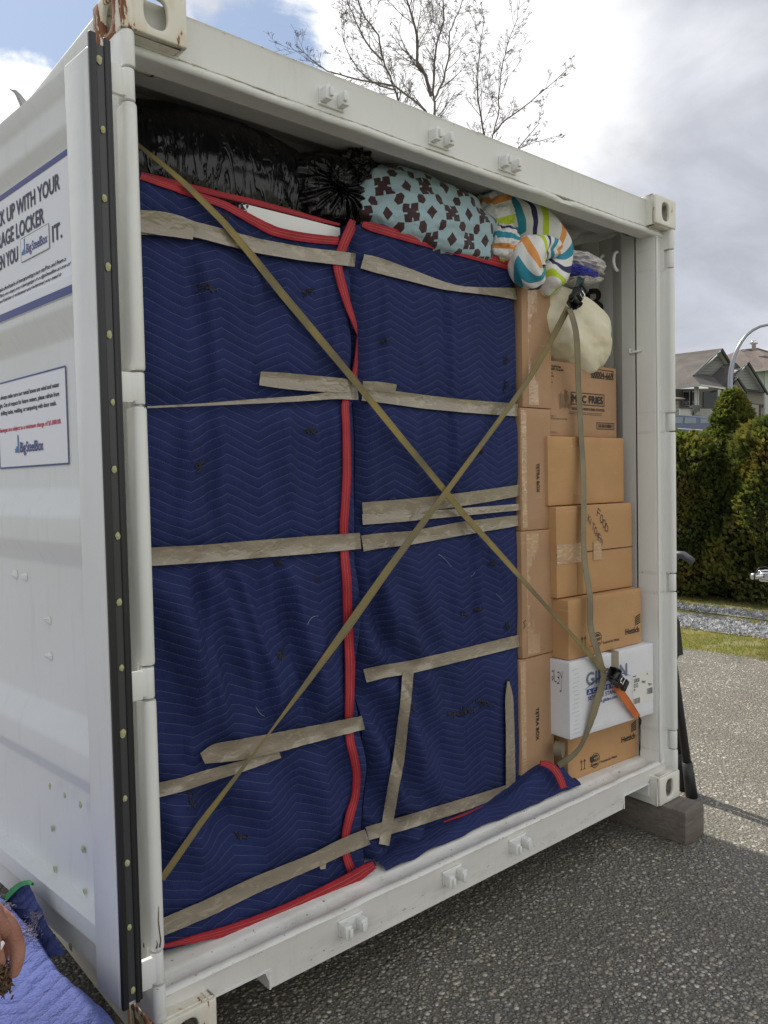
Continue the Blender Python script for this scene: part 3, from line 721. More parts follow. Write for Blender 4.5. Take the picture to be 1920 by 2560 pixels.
    # bent cam end of a locking bar on the outer face
    mb = MB(); p = [atd(px, py, 2.62) for px, py in ((60, 262), (47, 240), (38, 229), (26, 222))]
    mb.tube([p[0]-Vector((0, 0, .35)), p[0]]+p, [.013, .013, .014, .009, .006, .003], 10); mb.build('lock_bar_cam', simple('galvanised_grey', (.36, .37, .37), .45, .6), dr, smooth=True)
    # ---- large notice following the corrugation
    sa, sb = .092, 1.0
    def tz(z):
        for (z1, t1), (z2, t2) in zip(PROF, PROF[1:]):
            if z2 <= z <= z1 and z1 > z2: return t1+(t2-t1)*(z1-z)/(z1-z2)
        return -.05
    def surf(a, b_, e=0): return D(sa-a if False else a, tz(b_)+.0018+e*10, b_)
    def S(a, b_, e=0):   # a grows to the viewer's right, measured from s=0 backwards
        return D(-a, tz(b_)+.0034+e, b_)
    mb = MB(); mb.cur = 0
    zs = [2.2515, 2.09, 2.0, 1.9879, 1.975, 1.955, 1.94, 1.9251, 1.911, 1.90, 1.880]
    for za, zb in zip(zs, zs[1:]): mb.add([D(sa, tz(za)+.0020, za), D(sb, tz(za)+.0020, za), D(sb, tz(zb)+.0020, zb), D(sa, tz(zb)+.0020, zb)], [(0, 1, 2, 3)])
    mb.cur = 1
    rectf(mb, S, -sb, -sa, 2.236, 2.2505); rectf(mb, S, -sb, -sa, 1.882, 1.902)
    mb.cur = 2
    def line(full, sub, pr, pl, capv, bold=.0012, sh=0):
        # pr: pixel of the right end at baseline; pl: pixel of the left end of `sub`
        s1, z1 = hitD(pr[0], pr[1], -.045); s0, z0 = hitD(pl[0], pl[1], -.045)
        W1 = textmesh(sub)[2]; W2 = textmesh(full)[2]
        text(mb, full, S, -s1, z1, capv, width=(s0-s1)*W2/W1, align='r', bold=bold, shear=sh)
        return s1, z1
    line('PACK UP WITH YOUR', 'K UP WITH YOUR', (146, 471), (0, 560), .040, .0013)
    line('STORAGE LOCKER', 'AGE LOCKER', (107, 556), (0, 613), .040, .0013)
    s_, z = hitD(152, 592, -.045); text(mb, 'IT.', S, -s_, z, .039, width=.055, align='r', bold=.0014)
    s1, z1 = hitD(42, 645, -.045); s0, z0 = hitD(0, 663, -.045)
    W1 = textmesh('N YOU')[2]; W2 = textmesh('WHEN YOU')[2]
    text(mb, 'WHEN YOU', S, -s1, z, .039, width=(s0-s1)*W2/W1, align='r', bold=.0013)
    mb.cur = 3
    def smallline(full, sub, pr, plu, z, cap):
        s1, _ = hitD(pr, 660, -.03); s0, _ = hitD(plu, 700, -.03)
        text(mb, full, S, -s1, z, cap, width=(s0-s1)*textmesh(full)[2]/textmesh(sub)[2], align='r', bold=.0005)
    smallline('We take the hassle of transporting your stuff to and from a', 'e hassle of transporting your stuff to and from a', 148, 0, 1.984, .0115)
    smallline('storage unit. Then you keep your belongings in a BigSteelBox at one of', 'n you keep your belongings in a BigSteelBox at one of', 170, 0, 1.961, .0115)
    smallline("ours or yours and we'll deliver it whenever and wherever you need it.", "we'll deliver it whenever and wherever you need it.", 159, 0, 1.938, .0115)
    # plate with the company mark
    pa, _ = hitD(50, 620, -.045); pb, _ = hitD(121, 600, -.045); zt = z+.052; zb = z-.012
    mb.cur = 4; rectf(mb, S, -pa, -pb, zb, zt, .0006); mb.cur = 5; framef(mb, S, -pa, -pb, zb, zt, .0014, .0009)
    def mark(mb, xl, xr, zb_, hh, ci, cb, co_, e):
        wd = xr-xl; bx = wd*.16
        mb.cur = cb
        for k_, (a, h0, h1) in enumerate(((0, 0, .42), (.30, .0, .62), (.62, .0, 1.75))):
            rectf(mb, S, xl+bx*a, xl+bx*(a+.26), zb_+h0*hh, zb_+hh*h1, e)
        mb.cur = co_; rectf(mb, S, xl+bx*.62, xl+bx*.88, zb_-.08*hh, zb_+hh*.0, e); rectf(mb, S, xl+bx*.94, xl+bx*1.1, zb_, zb_+hh*.42, e)
        mb.cur = ci
        text(mb, 'Big', lambda a, b_, q=0: S(a, b_, e+q), xl+bx*1.2, zb_, hh, width=(wd-bx*1.2)*.25, bold=.0008)
        text(mb, 'SteelBox', lambda a, b_, q=0: S(a, b_, e+q), xl+bx*1.2+(wd-bx*1.2)*.275, zb_, hh, width=(wd-bx*1.2)*.725, bold=.0008)
    mark(mb, -pa+.006, -pb-.010, z+.006, .024, 1, 6, 7, .0012)
    mb.build('notice', [SIGNW, SIGNB, INK, BLKINK, SIGNW, GASK, BLUE2, ORNG], dr, recalc=False)
    # ---- lower notice
    mb = MB(); c1, _ = hitD(160, 912, -.045); x1 = -c1+.002; x0 = -(c1+.46); z1, z0 = 1.728, 1.478
    mb.cur = 0; rectf(mb, S, x0, x1, z0, z1, -.0008); mb.cur = 1; framef(mb, S, x0, x1, z0, z1, .0045)
    mb.cur = 3
    def nl(full, sub, pr, py, cap=.0115):
        s1, z_ = hitD(pr, py, -.045); s0, _ = hitD(0, py+40, -.045)
        text(mb, full, S, -s1, z_, cap, width=(s0-s1)*textmesh(full)[2]/textmesh(sub)[2], align='r', bold=.0006)
    nl('We always make sure our rental boxes are wind and water', 'always make sure our rental boxes are wind and water', 145, 966)
    nl('tight. Out of respect for future renters, please refrain from', 'ht. Out of respect for future renters, please refrain from', 145, 989)
    nl('drilling holes, welding, or tampering with door seals.', 'drilling holes, welding, or tampering with door seals.', 138, 1012)
    mb.cur = 2; nl('Any damages are subject to a minimum charge of $1,000.00.', 'amages are subject to a minimum charge of $1,000.00.', 150, 1058)
    a0, za = hitD(36, 1132, -.045); b0, _ = hitD(106, 1130, -.045)
    mark(mb, -a0, -b0, za, .028, 1, 4, 5, .0006)
    mb.build('notice', [SIGNW, SIGNB, RED, INK, BLUE2, ORNG], dr, recalc=False)
    return dr
door(False); hinges(True, cont)

# ------------------------------------------------------------------ timber block
def block(x0, x1, y0, y1, label):
    mb = MB(); mb.box(x0, x1, y0, y1, GZ, -.001)
    return tag(mb.build('timber_block', WOOD, bevel=.003), label, 'timber block')
block(2.292, 2.447, -.106, .55, 'dark brown squared timber block under the near right corner of the container')
block(.012, .16, .03, .30, 'brown squared timber block under the near left corner of the container')
block(2.292, 2.44, LEN-.3, LEN-.02, 'brown timber block under the far right corner of the container')
block(-.0, .15, LEN-.3, LEN-.02, 'brown timber block under the far left corner of the container')
# two black legs leaning beside the container
st = empty('leaning_stand', (2.79, .14, GZ), 'black folding stand with two tubular legs leaning against the right side of the container', 'stand')
for pts_, r_ in ((((2.785, .13, GZ), (2.70, .20, .72)), .020), (((2.835, .20, GZ), (2.74, .27, .80)), .019)):
    a, b_ = Vector(pts_[0]), Vector(pts_[1]); mb = MB(); mb.tube([a, a.lerp(b_, .5), b_], [r_, r_*.9, r_*.8], 14); lg = mb.build('leg', POLEM, st, smooth=True)
    mb = MB(); mb.tube([a+Vector((0, 0, -.0)), a.lerp(b_, .20)], [r_*1.45, r_*1.22], 14); mb.build('foot_sleeve', RUBBER, lg, smooth=True)
mb = MB(); p0, p1, p2 = at(1694, 1545, 1, .30), at(1708, 1636, 1, .30), at(1697, 1640, 1, .30)
mb.sheet([p0, p0+Vector((.02, 0, -.02)), p1, p2, p0+Vector((-.03, 0, -.25))], (0, .03, 0)); mb.build('top_plate', POLEM, st)

# ------------------------------------------------------------------ the load: wrapped furniture
def fbm(x, y, s=0): return noise.noise((x, y, s))
TAPL = [((384, 1392), (899, 1352)), ((505, 1890), (908, 1806)), ((407, 2318), (918, 2092)), ((355, 566), (888, 650)), ((650, 946), (895, 966)), ((375, 1017), (870, 985)), ((399, 1975), (700, 1880))]
TAPR = [((906, 1285), (1303, 1245)), ((906, 1359), (1304, 1300)), ((912, 1690), (1304, 1600)), ((918, 2084), (1303, 1968)), ((906, 655), (1306, 737)), ((905, 985), (1306, 1026))]
def _ln(L, Y): return [[(lambda v: (v.x, v.z))(aty(px, py, Y)) for px, py in q] for q in L]
CRL = [([(470, 610), (500, 760), (522, 1000), (530, 1330)], .016, .018), ([(500, 1420), (515, 1600), (530, 1800)], .016, .016), ([(690, 1420), (720, 1560), (770, 1700), (790, 1820)], .028, .022), ([(560, 1410), (600, 1520), (660, 1680), (680, 1800)], .024, .02), ([(820, 700), (826, 900)], .010, .012), ([(780, 1060), (800, 1330)], .010, .015), ([(440, 1030), (430, 1380)], .010, .018)]
CRR = [([(930, 1420), (950, 1520), (985, 1640)], .022, .018), ([(1115, 730), (1120, 980)], .012, .014), ([(1125, 1010), (1130, 1250)], .014, .012), ([(1180, 1340), (1190, 1560)], .010, .016), ([(950, 700), (955, 950)], .010, .016)]
def _cr(L, Y): return [([(lambda v: (v.z, v.x))(aty(px, py, Y)) for px, py in q[::-1]], d_, w_) for q, d_, w_ in L]
CRL = _cr(CRL, .172); CRR = _cr(CRR, .2)
def creases(x, z, L):
    o = 0
    for pts, dp, w_ in L:
        z0, z1 = pts[0][0], pts[-1][0]
        if z0-.06 < z < z1+.06:
            xc = interp(pts, z)+.006*fbm(z*9, dp*50, 3); f = min(1, (z-z0+.06)/.12, (z1+.06-z)/.12)
            q = (x-xc)/w_; o += f*dp*(-math.exp(-q*q)+.55*math.exp(-((q-1.6)/1.1)**2))
    return o
TAPL = _ln(TAPL, .172); TAPR = _ln(TAPR, .2)
def pinch(x, z, L):
    o = 0
    for (x0, z0), (x1, z1) in L:
        if x0-.03 < x < x1+.03:
            d_ = z-(z0+(z1-z0)*(x-x0)/(x1-x0)); o = max(o, math.exp(-(d_/.05)**2))
    return o
def yL(x, z):
    p_ = pinch(x, z, TAPL)
    d = (.020*fbm(x*6.5, z*.9, 1)+.008*fbm(x*20, z*2.6, 2))*(1-.75*p_)+.002*fbm(x*55, z*9, 3)-.010*p_
    q = (x-.25)*.75+(z-.75)*.32                                   # diagonal drapes low on the left
    m_ = max(0, min(1, (1.25-z)/.35))*max(0, min(1, (z-.3)/.2))
    d += (1-p_)*m_*.038*sin(q*42+2*fbm(x*3, z*2, 4))*max(0, fbm(x*2.2+1, z*2.1, 7)+.55)
    d += (1-p_)*.016*sin(x*60+3*fbm(x*2, z*3, 9))*max(0, fbm(x*2.5, z*2.2+4, 6))
    d += creases(x, z, CRL)*(1-.5*p_)
    e = max(0, (x-.745)/.06); r_ = .03*e*e
    return .172-d+r_
def yR(x, z):
    p_ = pinch(x, z, TAPR)
    d = (.018*fbm(x*5.5, z*.9, 11)+.008*fbm(x*19, z*2.4, 12))*(1-.75*p_)+.002*fbm(x*55, z*9, 13)-.009*p_
    m_ = max(0, min(1, (1.15-z)/.3))*max(0, min(1, (1.30-x)/.3))
    d += (1-p_)*m_*.028*sin((x*.9+z*.5)*38+2*fbm(x*3, z*2, 14))
    d += (1-p_)*.015*sin(x*55+3*fbm(x*2, z*3, 19))*max(0, fbm(x*2.5, z*2.2+4, 16))
    d += creases(x, z, CRR)*(1-.5*p_)
    r_ = .02*max(0, (.90-x)/.06)**2+.02*max(0, (x-1.575)/.05)**2
    return .200-d+r_
def interp(pts, x):
    if x <= pts[0][0]: return pts[0][1]
    for (a, b_), (c, d_) in zip(pts, pts[1:]):
        if x <= c: return b_+(d_-b_)*(x-a)/(c-a)
    return pts[-1][1]
def P2(px, py, Y): v = aty(px, py, Y); return v.x, v.z
def edgepts(l, Y): return [P2(a, b_, Y) for a, b_ in l]
def shell(name, yf, x0, x1, bot, top, mat_, parent, depth, nu, nv, rx=None):
    """front cloth surface with returns down both sides and over the top"""
    mb = MB()
    def fn(u, v):
        x = x0+(x1-x0)*u
        if rx: x = x0+(rx(v)-x0)*u
        zb, zt = interp(bot, x), interp(top, x); z = zb+(zt-zb)*v
        return Vector((x, yf(x, z), z))
    mb.grid(fn, nu, nv, lambda u, v: (fn(u, v).x, fn(u, v).z))
    for U_ in (0, 1):
        mb.grid(lambda u, v: (lambda p: Vector((p.x+(.006*sin(u*9+v*12)), p.y+(depth)*u, p.z)))(fn(U_, v)), 10, nv, lambda u, v: (u*depth+U_*2, fn(U_, v).z))
    return mb.build(name, mat_, parent, smooth=True, merge=True)
def ribbon(name, path, hw, mat_, parent, ysurf=None, off=.003, planar=None, crumple=.002, uvl=1., lift=None, seg=.012, thick=0, across=5, build=True, mb=None):
    """path: photo pixels (px,py[,y]) -> a strip lying on the surface; hw: half widths in px"""
    pts = []
    n = len(path); hw = hw if hasattr(hw, '__len__') else [hw]*n
    fine = []
    for i in range(n-1):
        a, b_ = path[i], path[i+1]; L = sqrt((a[0]-b_[0])**2+(a[1]-b_[1])**2); k_ = max(1, int(L/9))
        for j in range(k_):
            f = j/k_; fine.append(tuple(a[q]+(b_[q]-a[q])*f for q in range(len(a)))+(hw[i]+(hw[i+1]-hw[i])*f,))
    fine.append(tuple(path[-1])+(hw[-1],))
    # smooth centre line
    for _ in range(3):
        fine = [fine[0]]+[tuple((fine[i-1][q]+2*fine[i][q]+fine[i+1][q])/4 for q in range(len(fine[0]))) for i in range(1, len(fine)-1)]+[fine[-1]]
    mb = mb or MB(); vs = []; uv = []; s_ = 0; W = across+1; prev = None
    for i, p in enumerate(fine):
        a = fine[max(0, i-1)]; b_ = fine[min(len(fine)-1, i+1)]
        dx, dy = b_[0]-a[0], b_[1]-a[1]; l = sqrt(dx*dx+dy*dy) or 1; nx, ny = dy/l, -dx/l
        if i == 0:
            if nx*1+ny*.001 < 0 and abs(nx) > abs(ny) or (abs(ny) >= abs(nx) and ny > 0): nx, ny = -nx, -ny
        elif nx*pn_[0]+ny*pn_[1] < 0: nx, ny = -nx, -ny
        pn_ = (nx, ny)
        h = p[-1]; Y = p[2] if len(p) > 3 else planar
        for k_ in range(W):
            f = k_/across*2-1; q = (p[0]+nx*h*f, p[1]+ny*h*f)
            if Y is not None: v = aty(q[0], q[1], Y)
            else:
                yy = .18
                for _ in range(9): v = aty(q[0], q[1], yy); yy = .45*yy+.55*min(ysurf(v.x+a_, v.z+b2) for a_, b2 in ((0, 0), (.012, 0), (-.012, 0), (0, .012), (0, -.012), (.008, .008), (-.008, -.008)))-.55*off
                v = aty(q[0], q[1], yy)
            c = crumple*fbm(v.x*40, v.z*40, 21)
            v = v+Vector((0, -abs(c)-((lift(i/len(fine))) if lift else 0), 0))
            vs.append(v)
        if prev is not None: s_ += (vs[-W]-prev).length
        prev = vs[-W]
        for k_ in range(W): uv.append((s_, k_/across))
    n = len(fine)
    fs = [(i*W+k_, i*W+k_+1, (i+1)*W+k_+1, (i+1)*W+k_) for i in range(n-1) for k_ in range(across)]
    if thick:
        m_ = len(vs); vs2 = [v+Vector((0, thick, 0)) for v in vs]
        fs += [tuple(m_+i for i in f[::-1]) for f in fs]
        for i in range(n-1):
            for k_ in (0, across): fs.append((i*W+k_, (i+1)*W+k_, m_+(i+1)*W+k_, m_+i*W+k_))
        for i in (0, n-1):
            for k_ in range(across): fs.append((i*W+k_, i*W+k_+1, m_+i*W+k_+1, m_+i*W+k_))
        vs += vs2; uv += uv
    mb.add(vs, fs, uv)
    if build:
        o = mb.build(name, mat_, parent, smooth=True, recalc=bool(thick))
        try: o.data.set_sharp_from_angle(angle=radians(42))
        except Exception: pass
        return o
    return mb

# left bundle
YB = .172
wl = empty('wrapped_cabinet', (.45, .4, FZ), 'nearer left cabinet wrapped in navy quilted blanket, its white top edge showing', 'wrapped furniture', 'blanket wrapped furniture')
topL = edgepts([(330, 425), (354, 433), (467, 473), (562, 505), (624, 538), (683, 569), (742, 583), (840, 594), (860, 580), (874, 550), (890, 573)], YB)
topL = [(.07, topL[0][1])]+topL[1:]
botL = edgepts([(405, 2380), (640, 2314), (794, 2245), (890, 2196), (926, 2165)], YB)
shell('blanket', yL, .088, .806, botL, topL, NAVY, wl, .42, 90, 230)
mb = MB(); mb.box(.105, .785, .215, .66, FZ+.03, 2.178); mb.build('cabinet_body', simple('white_melamine', (.74, .74, .72), .35), wl, bevel=.003)
mb = MB(); mb.sheet([aty(*p_, .206) for p_ in ((606, 508), (660, 522), (760, 547), (850, 570), (850, 610), (606, 560))], (0, .02, 0)); mb.build('cabinet_top_edge', simple('white_top_edge', (.80, .80, .79), .35), wl)
KW = dict(ysurf=yL)
ribbon('binding', [(352, 440), (467, 480), (562, 512), (624, 546), (683, 578), (742, 591), (800, 598), (846, 602)], [8, 8.5, 9, 11, 12, 11.5, 11, 10], REDB, wl, off=.004, thick=.003, crumple=.004, **KW)
ribbon('binding', [(352, 436, .24), (480, 468, .25), (560, 488, .235), (640, 506, .225), (720, 527, .22), (790, 547, .22), (850, 562, .22)], [7, 7, 7, 7, 6, 5, 3], REDB, wl, thick=.008, crumple=.002)
ribbon('binding', [(886, 552), (868, 590), (852, 630), (842, 662), (856, 717), (871, 767), (886, 806), (896, 838)], [12, 12, 11, 11, 10, 8, 6, 3], REDB, wl, off=.012, thick=.004, **KW)
ribbon('binding', [(896, 838), (899, 860), (900, 890), (894, 925), (884, 955), (872, 985), (862, 1003), (866, 1064), (868, 1180), (863, 1277), (860, 1299), (861, 1380), (868, 1454), (870, 1550), (873, 1608), (876, 1666), (875, 1743), (872, 1793), (876, 1859), (887, 1897), (893, 1939), (890, 1989), (876, 2036), (864, 2086), (864, 2136), (878, 2175), (890, 2196)],
       [3, 8, 11, 11, 9, 8, 9, 9, 10, 10, 10, 10, 11, 11, 11, 12, 11, 9, 10, 10, 9, 9, 10, 9, 9, 11, 12], REDB, wl, off=.010, thick=.004, **KW)
ribbon('binding', [(409, 2366, .165), (470, 2352, .160), (560, 2330, .157), (640, 2306, .155), (717, 2277, .152), (794, 2240, .148), (887, 2194, .140), (905, 2180, .135), (936, 2162, .130)], [4, 8, 12, 15, 16, 15, 16, 15, 9], REDB, wl, thick=.004, crumple=.004)
ribbon('flap', [(884, 2188, .142), (905, 2172, .138), (938, 2156, .134)], [12, 14, 8], NAVY, wl, thick=.003, crumple=.003)
T = lambda path, hw, par, ys, off=.009, cr=.003: ribbon('packing_tape', path, hw, TAPE, par, ysurf=ys, off=off, crumple=cr, thick=.0012)
T([(346, 552), (400, 558), (440, 565), (487, 578)], [27, 30, 28, 22], wl, yL, .020, .006)
T([(346, 566), (483, 572), (560, 592), (640, 614), (760, 635), (888, 650)], [20, 19, 19, 18, 17, 17], wl, yL, .016)
T([(650, 946), (700, 951), (760, 957), (820, 961), (873, 965), (895, 968)], [17, 20, 20, 19, 17, 15], wl, yL, .020, .005)
T([(368, 1018), (500, 1012), (640, 1003), (760, 996), (840, 987), (895, 984)], [2.5, 3, 6, 7, 10, 16], wl, yL, .018)
T([(376, 1392), (500, 1385), (640, 1373), (780, 1362), (901, 1352)], [23, 22, 22, 22, 20], wl, yL, .016)
T([(506, 1896), (530, 1884), (600, 1874), (700, 1854), (800, 1831), (908, 1806)], [14, 24, 26, 24, 20, 17], wl, yL, .019, .007)
T([(394, 1976), (460, 1960), (520, 1940), (600, 1917), (700, 1885)], [18, 17, 16, 14, 10], wl, yL, .012)
T([(402, 2320), (520, 2270), (640, 2212), (794, 2148), (860, 2115), (919, 2092)], [21, 21, 20, 18, 20, 20], wl, yL, .016)
ribbon('tape_tail', [(806, 2145), (808, 2160), (806, 2172)], [11, 9, 7], TAPE, wl, ysurf=yL, off=.012, crumple=.01, thick=.001)
# frayed tears in the blankets
FRAY = simple('frayed_wadding', (.022, .022, .040), .95, c2=(.055, .050, .060), vs=80); THREAD = simple('loose_thread', (.45, .46, .55), .8)
def fray(par, ys, px, py, w_, h, n=26, blue=False):
    R = random.Random(px*3+py); mb = MB()
    for i in range(n):
        a = R.gauss(0, .4)*w_; b_ = R.gauss(0, .4)*h; v = aty(px+a, py+b_, .18); y = ys(v.x, v.z)-.001
        p0 = Vector((v.x, y, v.z)); d = Vector((R.uniform(-1, 1), -R.uniform(.2, .8), R.uniform(-1, 1)))*.008
        mb.tube([p0, p0+d*.6, p0+d+Vector((R.uniform(-1, 1)*.004, 0, R.uniform(-1, 1)*.004))], [.0028, .0020, .0006], 4, cap=False)
    return mb.build('frayed_tear', BLUEINK if blue else FRAY, par, recalc=False)
for a in ((605, 528, 10, 22), (765, 730, 22, 10), (510, 722, 25, 12), (488, 1165, 12, 14), (771, 1078, 14, 7), (690, 1408, 14, 10), (700, 1638, 12, 14), (480, 2000, 20, 26), (610, 2092, 24, 8), (555, 545, 8, 8)): fray(wl, yL, *a)
fray(wl, yL, 876, 1006, 8, 10, 30, True)
def thread(par, ys, pts):
    mb = MB(); mb.tube([(lambda v: Vector((v.x, ys(v.x, v.z)-.004, v.z)))(aty(a, b_, .18)) for a, b_ in pts], .00045, 4); mb.build('loose_thread', THREAD, par)
thread(wl, yL, [(746, 1556), (756, 1546), (766, 1540), (778, 1538), (785, 1538)]); thread(wl, yL, [(641, 1768), (648, 1780), (655, 1788), (664, 1792)])
# right bundle
wr = empty('wrapped_cabinet', (1.2, .4, FZ), 'cabinet wrapped in navy quilted blanket standing beside the cardboard boxes', 'wrapped furniture', 'blanket wrapped furniture')
topR = edgepts([(902, 560), (915, 553), (1000, 575), (1100, 604), (1200, 632), (1308, 662)], .2)
botR = [(.8, .176), (1.7, .176)]
shell('blanket', yR, .822, 1.655, botR, topR, NAVY, wr, .40, 100, 230, rx=lambda v: 1.600+.048*v)
KW = dict(ysurf=yR)
ribbon('binding', [(906, 560), (916, 563), (1000, 587), (1100, 615), (1200, 642), (1306, 672)], [6, 11, 11, 11, 11, 12], REDB, wr, off=.005, thick=.004, **KW)
T([(906, 653), (941, 662), (1026, 688), (1103, 713), (1153, 723), (1220, 728), (1280, 733), (1306, 737)], [18, 20, 15, 10, 7, 9, 14, 15], wr, yR)
T([(907, 964), (950, 966), (990, 972)], [11, 12, 11], wr, yR, .012); T([(905, 985), (940, 988), (1064, 1005), (1160, 1015), (1280, 1024), (1306, 1026)], [17, 17, 17, 16, 16, 15], wr, yR)
T([(906, 1275), (1000, 1267), (1100, 1256), (1200, 1242), (1304, 1225)], [19, 18, 17, 16, 14], wr, yR); T([(906, 1299), (1000, 1293), (1100, 1285), (1200, 1276), (1304, 1267)], [13, 12, 10, 9, 8], wr, yR, .011)
T([(906, 1359), (945, 1352), (1026, 1345), (1150, 1322), (1280, 1303), (1304, 1300)], [20, 19, 17, 17, 14, 12], wr, yR)
T([(912, 1690), (960, 1678), (1026, 1668), (1150, 1638), (1280, 1606), (1304, 1600)], [17, 16, 16, 15, 15, 14], wr, yR)
T([(1020, 1682), (1014, 1760), (1008, 1800), (997, 1900), (985, 1960), (970, 2050), (960, 2112)], [14, 13, 13, 14, 14, 14, 13], wr, yR, .012)
T([(1271, 1704), (1273, 1740), (1276, 1850), (1277, 1995)], [2, 10, 11, 12], wr, yR, .012)
T([(918, 2084), (1020, 2055), (1100, 2030), (1200, 1999), (1280, 1974), (1303, 1968)], [17, 17, 16, 15, 15, 15], wr, yR, .011)
for a in ((1218, 1760, 26, 12), (1180, 1780, 26, 14), (1150, 1790, 30, 4), (1272, 965, 8, 22), (1240, 1410, 10, 8), (1203, 1525, 8, 10), (1168, 1536, 8, 6), (970, 850, 8, 6), (1272, 900, 8, 8), (1277, 1565, 6, 14), (1210, 1125, 8, 8), (1273, 1705, 6, 6), (1030, 1770, 8, 8)): fray(wr, yR, *a, 40 if a[1] > 1700 else 20)
thread(wr, yR, [(1109, 1386), (1118, 1393), (1128, 1403), (1136, 1415), (1139, 1417)]); thread(wr, yR, [(1198, 1431), (1196, 1438), (1190, 1441), (1185, 1445)]); thread(wr, yR, [(1248, 1485), (1256, 1494), (1262, 1500), (1267, 1505)])
# folded blanket under the right bundle, lapping over the floor edge
def foldb():
    pa = [aty(930, 2115, .19), aty(1100, 2072, .19), aty(1270, 2010, .19), aty(1350, 1935, .19), aty(1385, 1905, .21)]
    front = [at(925, 2150, 2, .168), at(1130, 2052, 2, .168), at(1270, 1998, 2, .168), at(1410, 1972, 2, .168)]
    mb = MB()
    X = [.835, .95, 1.1, 1.25, 1.4, 1.52, 1.62, 1.72, 1.80, 1.86]
    zt = [.185, .190, .195, .205, .215, .235, .265, .285, .26, .19]
    def fn(u, v):
        x = .835+u*(1.875-.835)
        zt_ = interp(list(zip(X, zt)), x); yf = .125+.02*fbm(x*5, 2, 3)-.02*max(0, (x-1.5))
        a = v*pi*.5
        if v < .5:   # front round
            q = v/.5; return Vector((x, yf+.035*(1-cos(q*pi/2)), .171+(zt_-.171)*sin(q*pi/2)*(.55+.45*q)+.006*fbm(x*14, v*5, 8)))
        q = (v-.5)/.5; return Vector((x, yf+.035+.06*q, zt_+.004*fbm(x*14, v*5, 8)-.03*q*max(0, (x-1.62)*4)))
    mb.grid(fn, 80, 18, lambda u, v: (u*1.04+.03, v*.22))
    return mb
bl = empty('folded_blanket', (1.4, .2, FZ), 'navy quilted blanket with red edging bunched on the floor below the right bundle', 'blanket')
foldb().build('cloth', NAVY, bl, smooth=True)
ribbon('binding', [(1352, 1908, .135), (1372, 1908, .120), (1390, 1924, .105), (1402, 1946, .095), (1410, 1970, .090)], [6, 9, 9, 8.5, 8], REDB, bl, thick=.005)
ribbon('binding', [(1110, 2055, .182), (1180, 2030, .180), (1240, 2008, .178), (1266, 1996, .176)], [1, 3, 5, 5], REDB, bl, thick=.004)

# ------------------------------------------------------------------ cardboard boxes
def carton(name, fl, fr, zb, zt, yl, yr, depth, mat_, label, group, seed, lean=0., flap=True, seamz=None):
    """front face from x=fl (y=yl) to x=fr (y=yr)"""
    e = empty(name, ((fl+fr)/2, yl+depth/2, zb), label, 'cardboard box', group)
    d = Vector((fr-fl, yr-yl, 0)); W = d.length; d.normalize(); nb = Vector((-d.y, d.x, 0))
    O = Vector((fl, yl, 0))
    def F(a, b_, c=0): return O+d*(a+lean*(b_)/(zt-zb)*1.0)-nb*c+Vector((0, 0, zb+b_))      # c = out of the face
    mb = MB(); N = 10; R = random.Random(seed)
    def bul(a, b_): return .004*sin(pi*a)*sin(pi*b_)*R0
    R0 = R.uniform(-.6, .8)
    mb.grid(lambda u, v: F(u*W, v*(zt-zb), bul(u, v)), N, N)
    mb.grid(lambda u, v: F(0, v*(zt-zb), -u*depth), 2, N); mb.grid(lambda u, v: F(W, v*(zt-zb), -u*depth), 2, N)
    mb.grid(lambda u, v: F(u*W, zt-zb, -v*depth), N, 2); mb.grid(lambda u, v: F(u*W, 0, -v*depth), N, 2); mb.grid(lambda u, v: F(u*W, v*(zt-zb), -depth), N, N)
    mb.build('carton_body', mat_, e, merge=True, bevel=.003)
    G = lambda a, b_, q=0: F(a, b_, .0016+q+max(0, bul(min(1, max(0, a/W)), min(1, max(0, b_/(zt-zb))))))
    return e, F, G, W, zt-zb
def seam(e, F, W, Hh, z, dark=.003):
    mb = MB(); mb.box(0, W, -.004, .0012, z-dark/2, z+dark/2, lambda a, b_, c: F(a, c, b_)); mb.build('flap_gap', HOLEBLK, e)
def clear(e, F, a0, a1, b0, b1, mat_=None):
    mb = MB(); mb.grid(lambda u, v: F(a0+(a1-a0)*u, b0+(b1-b0)*v, .0012+.0012*abs(fbm(u*9, v*20, a0*9))), 8, 24, lambda u, v: (v*(b1-b0), u) if (b1-b0) > (a1-a0) else (u*(a1-a0), v)); mb.build('clear_tape', mat_ or CLEAR, e, smooth=True, recalc=False)
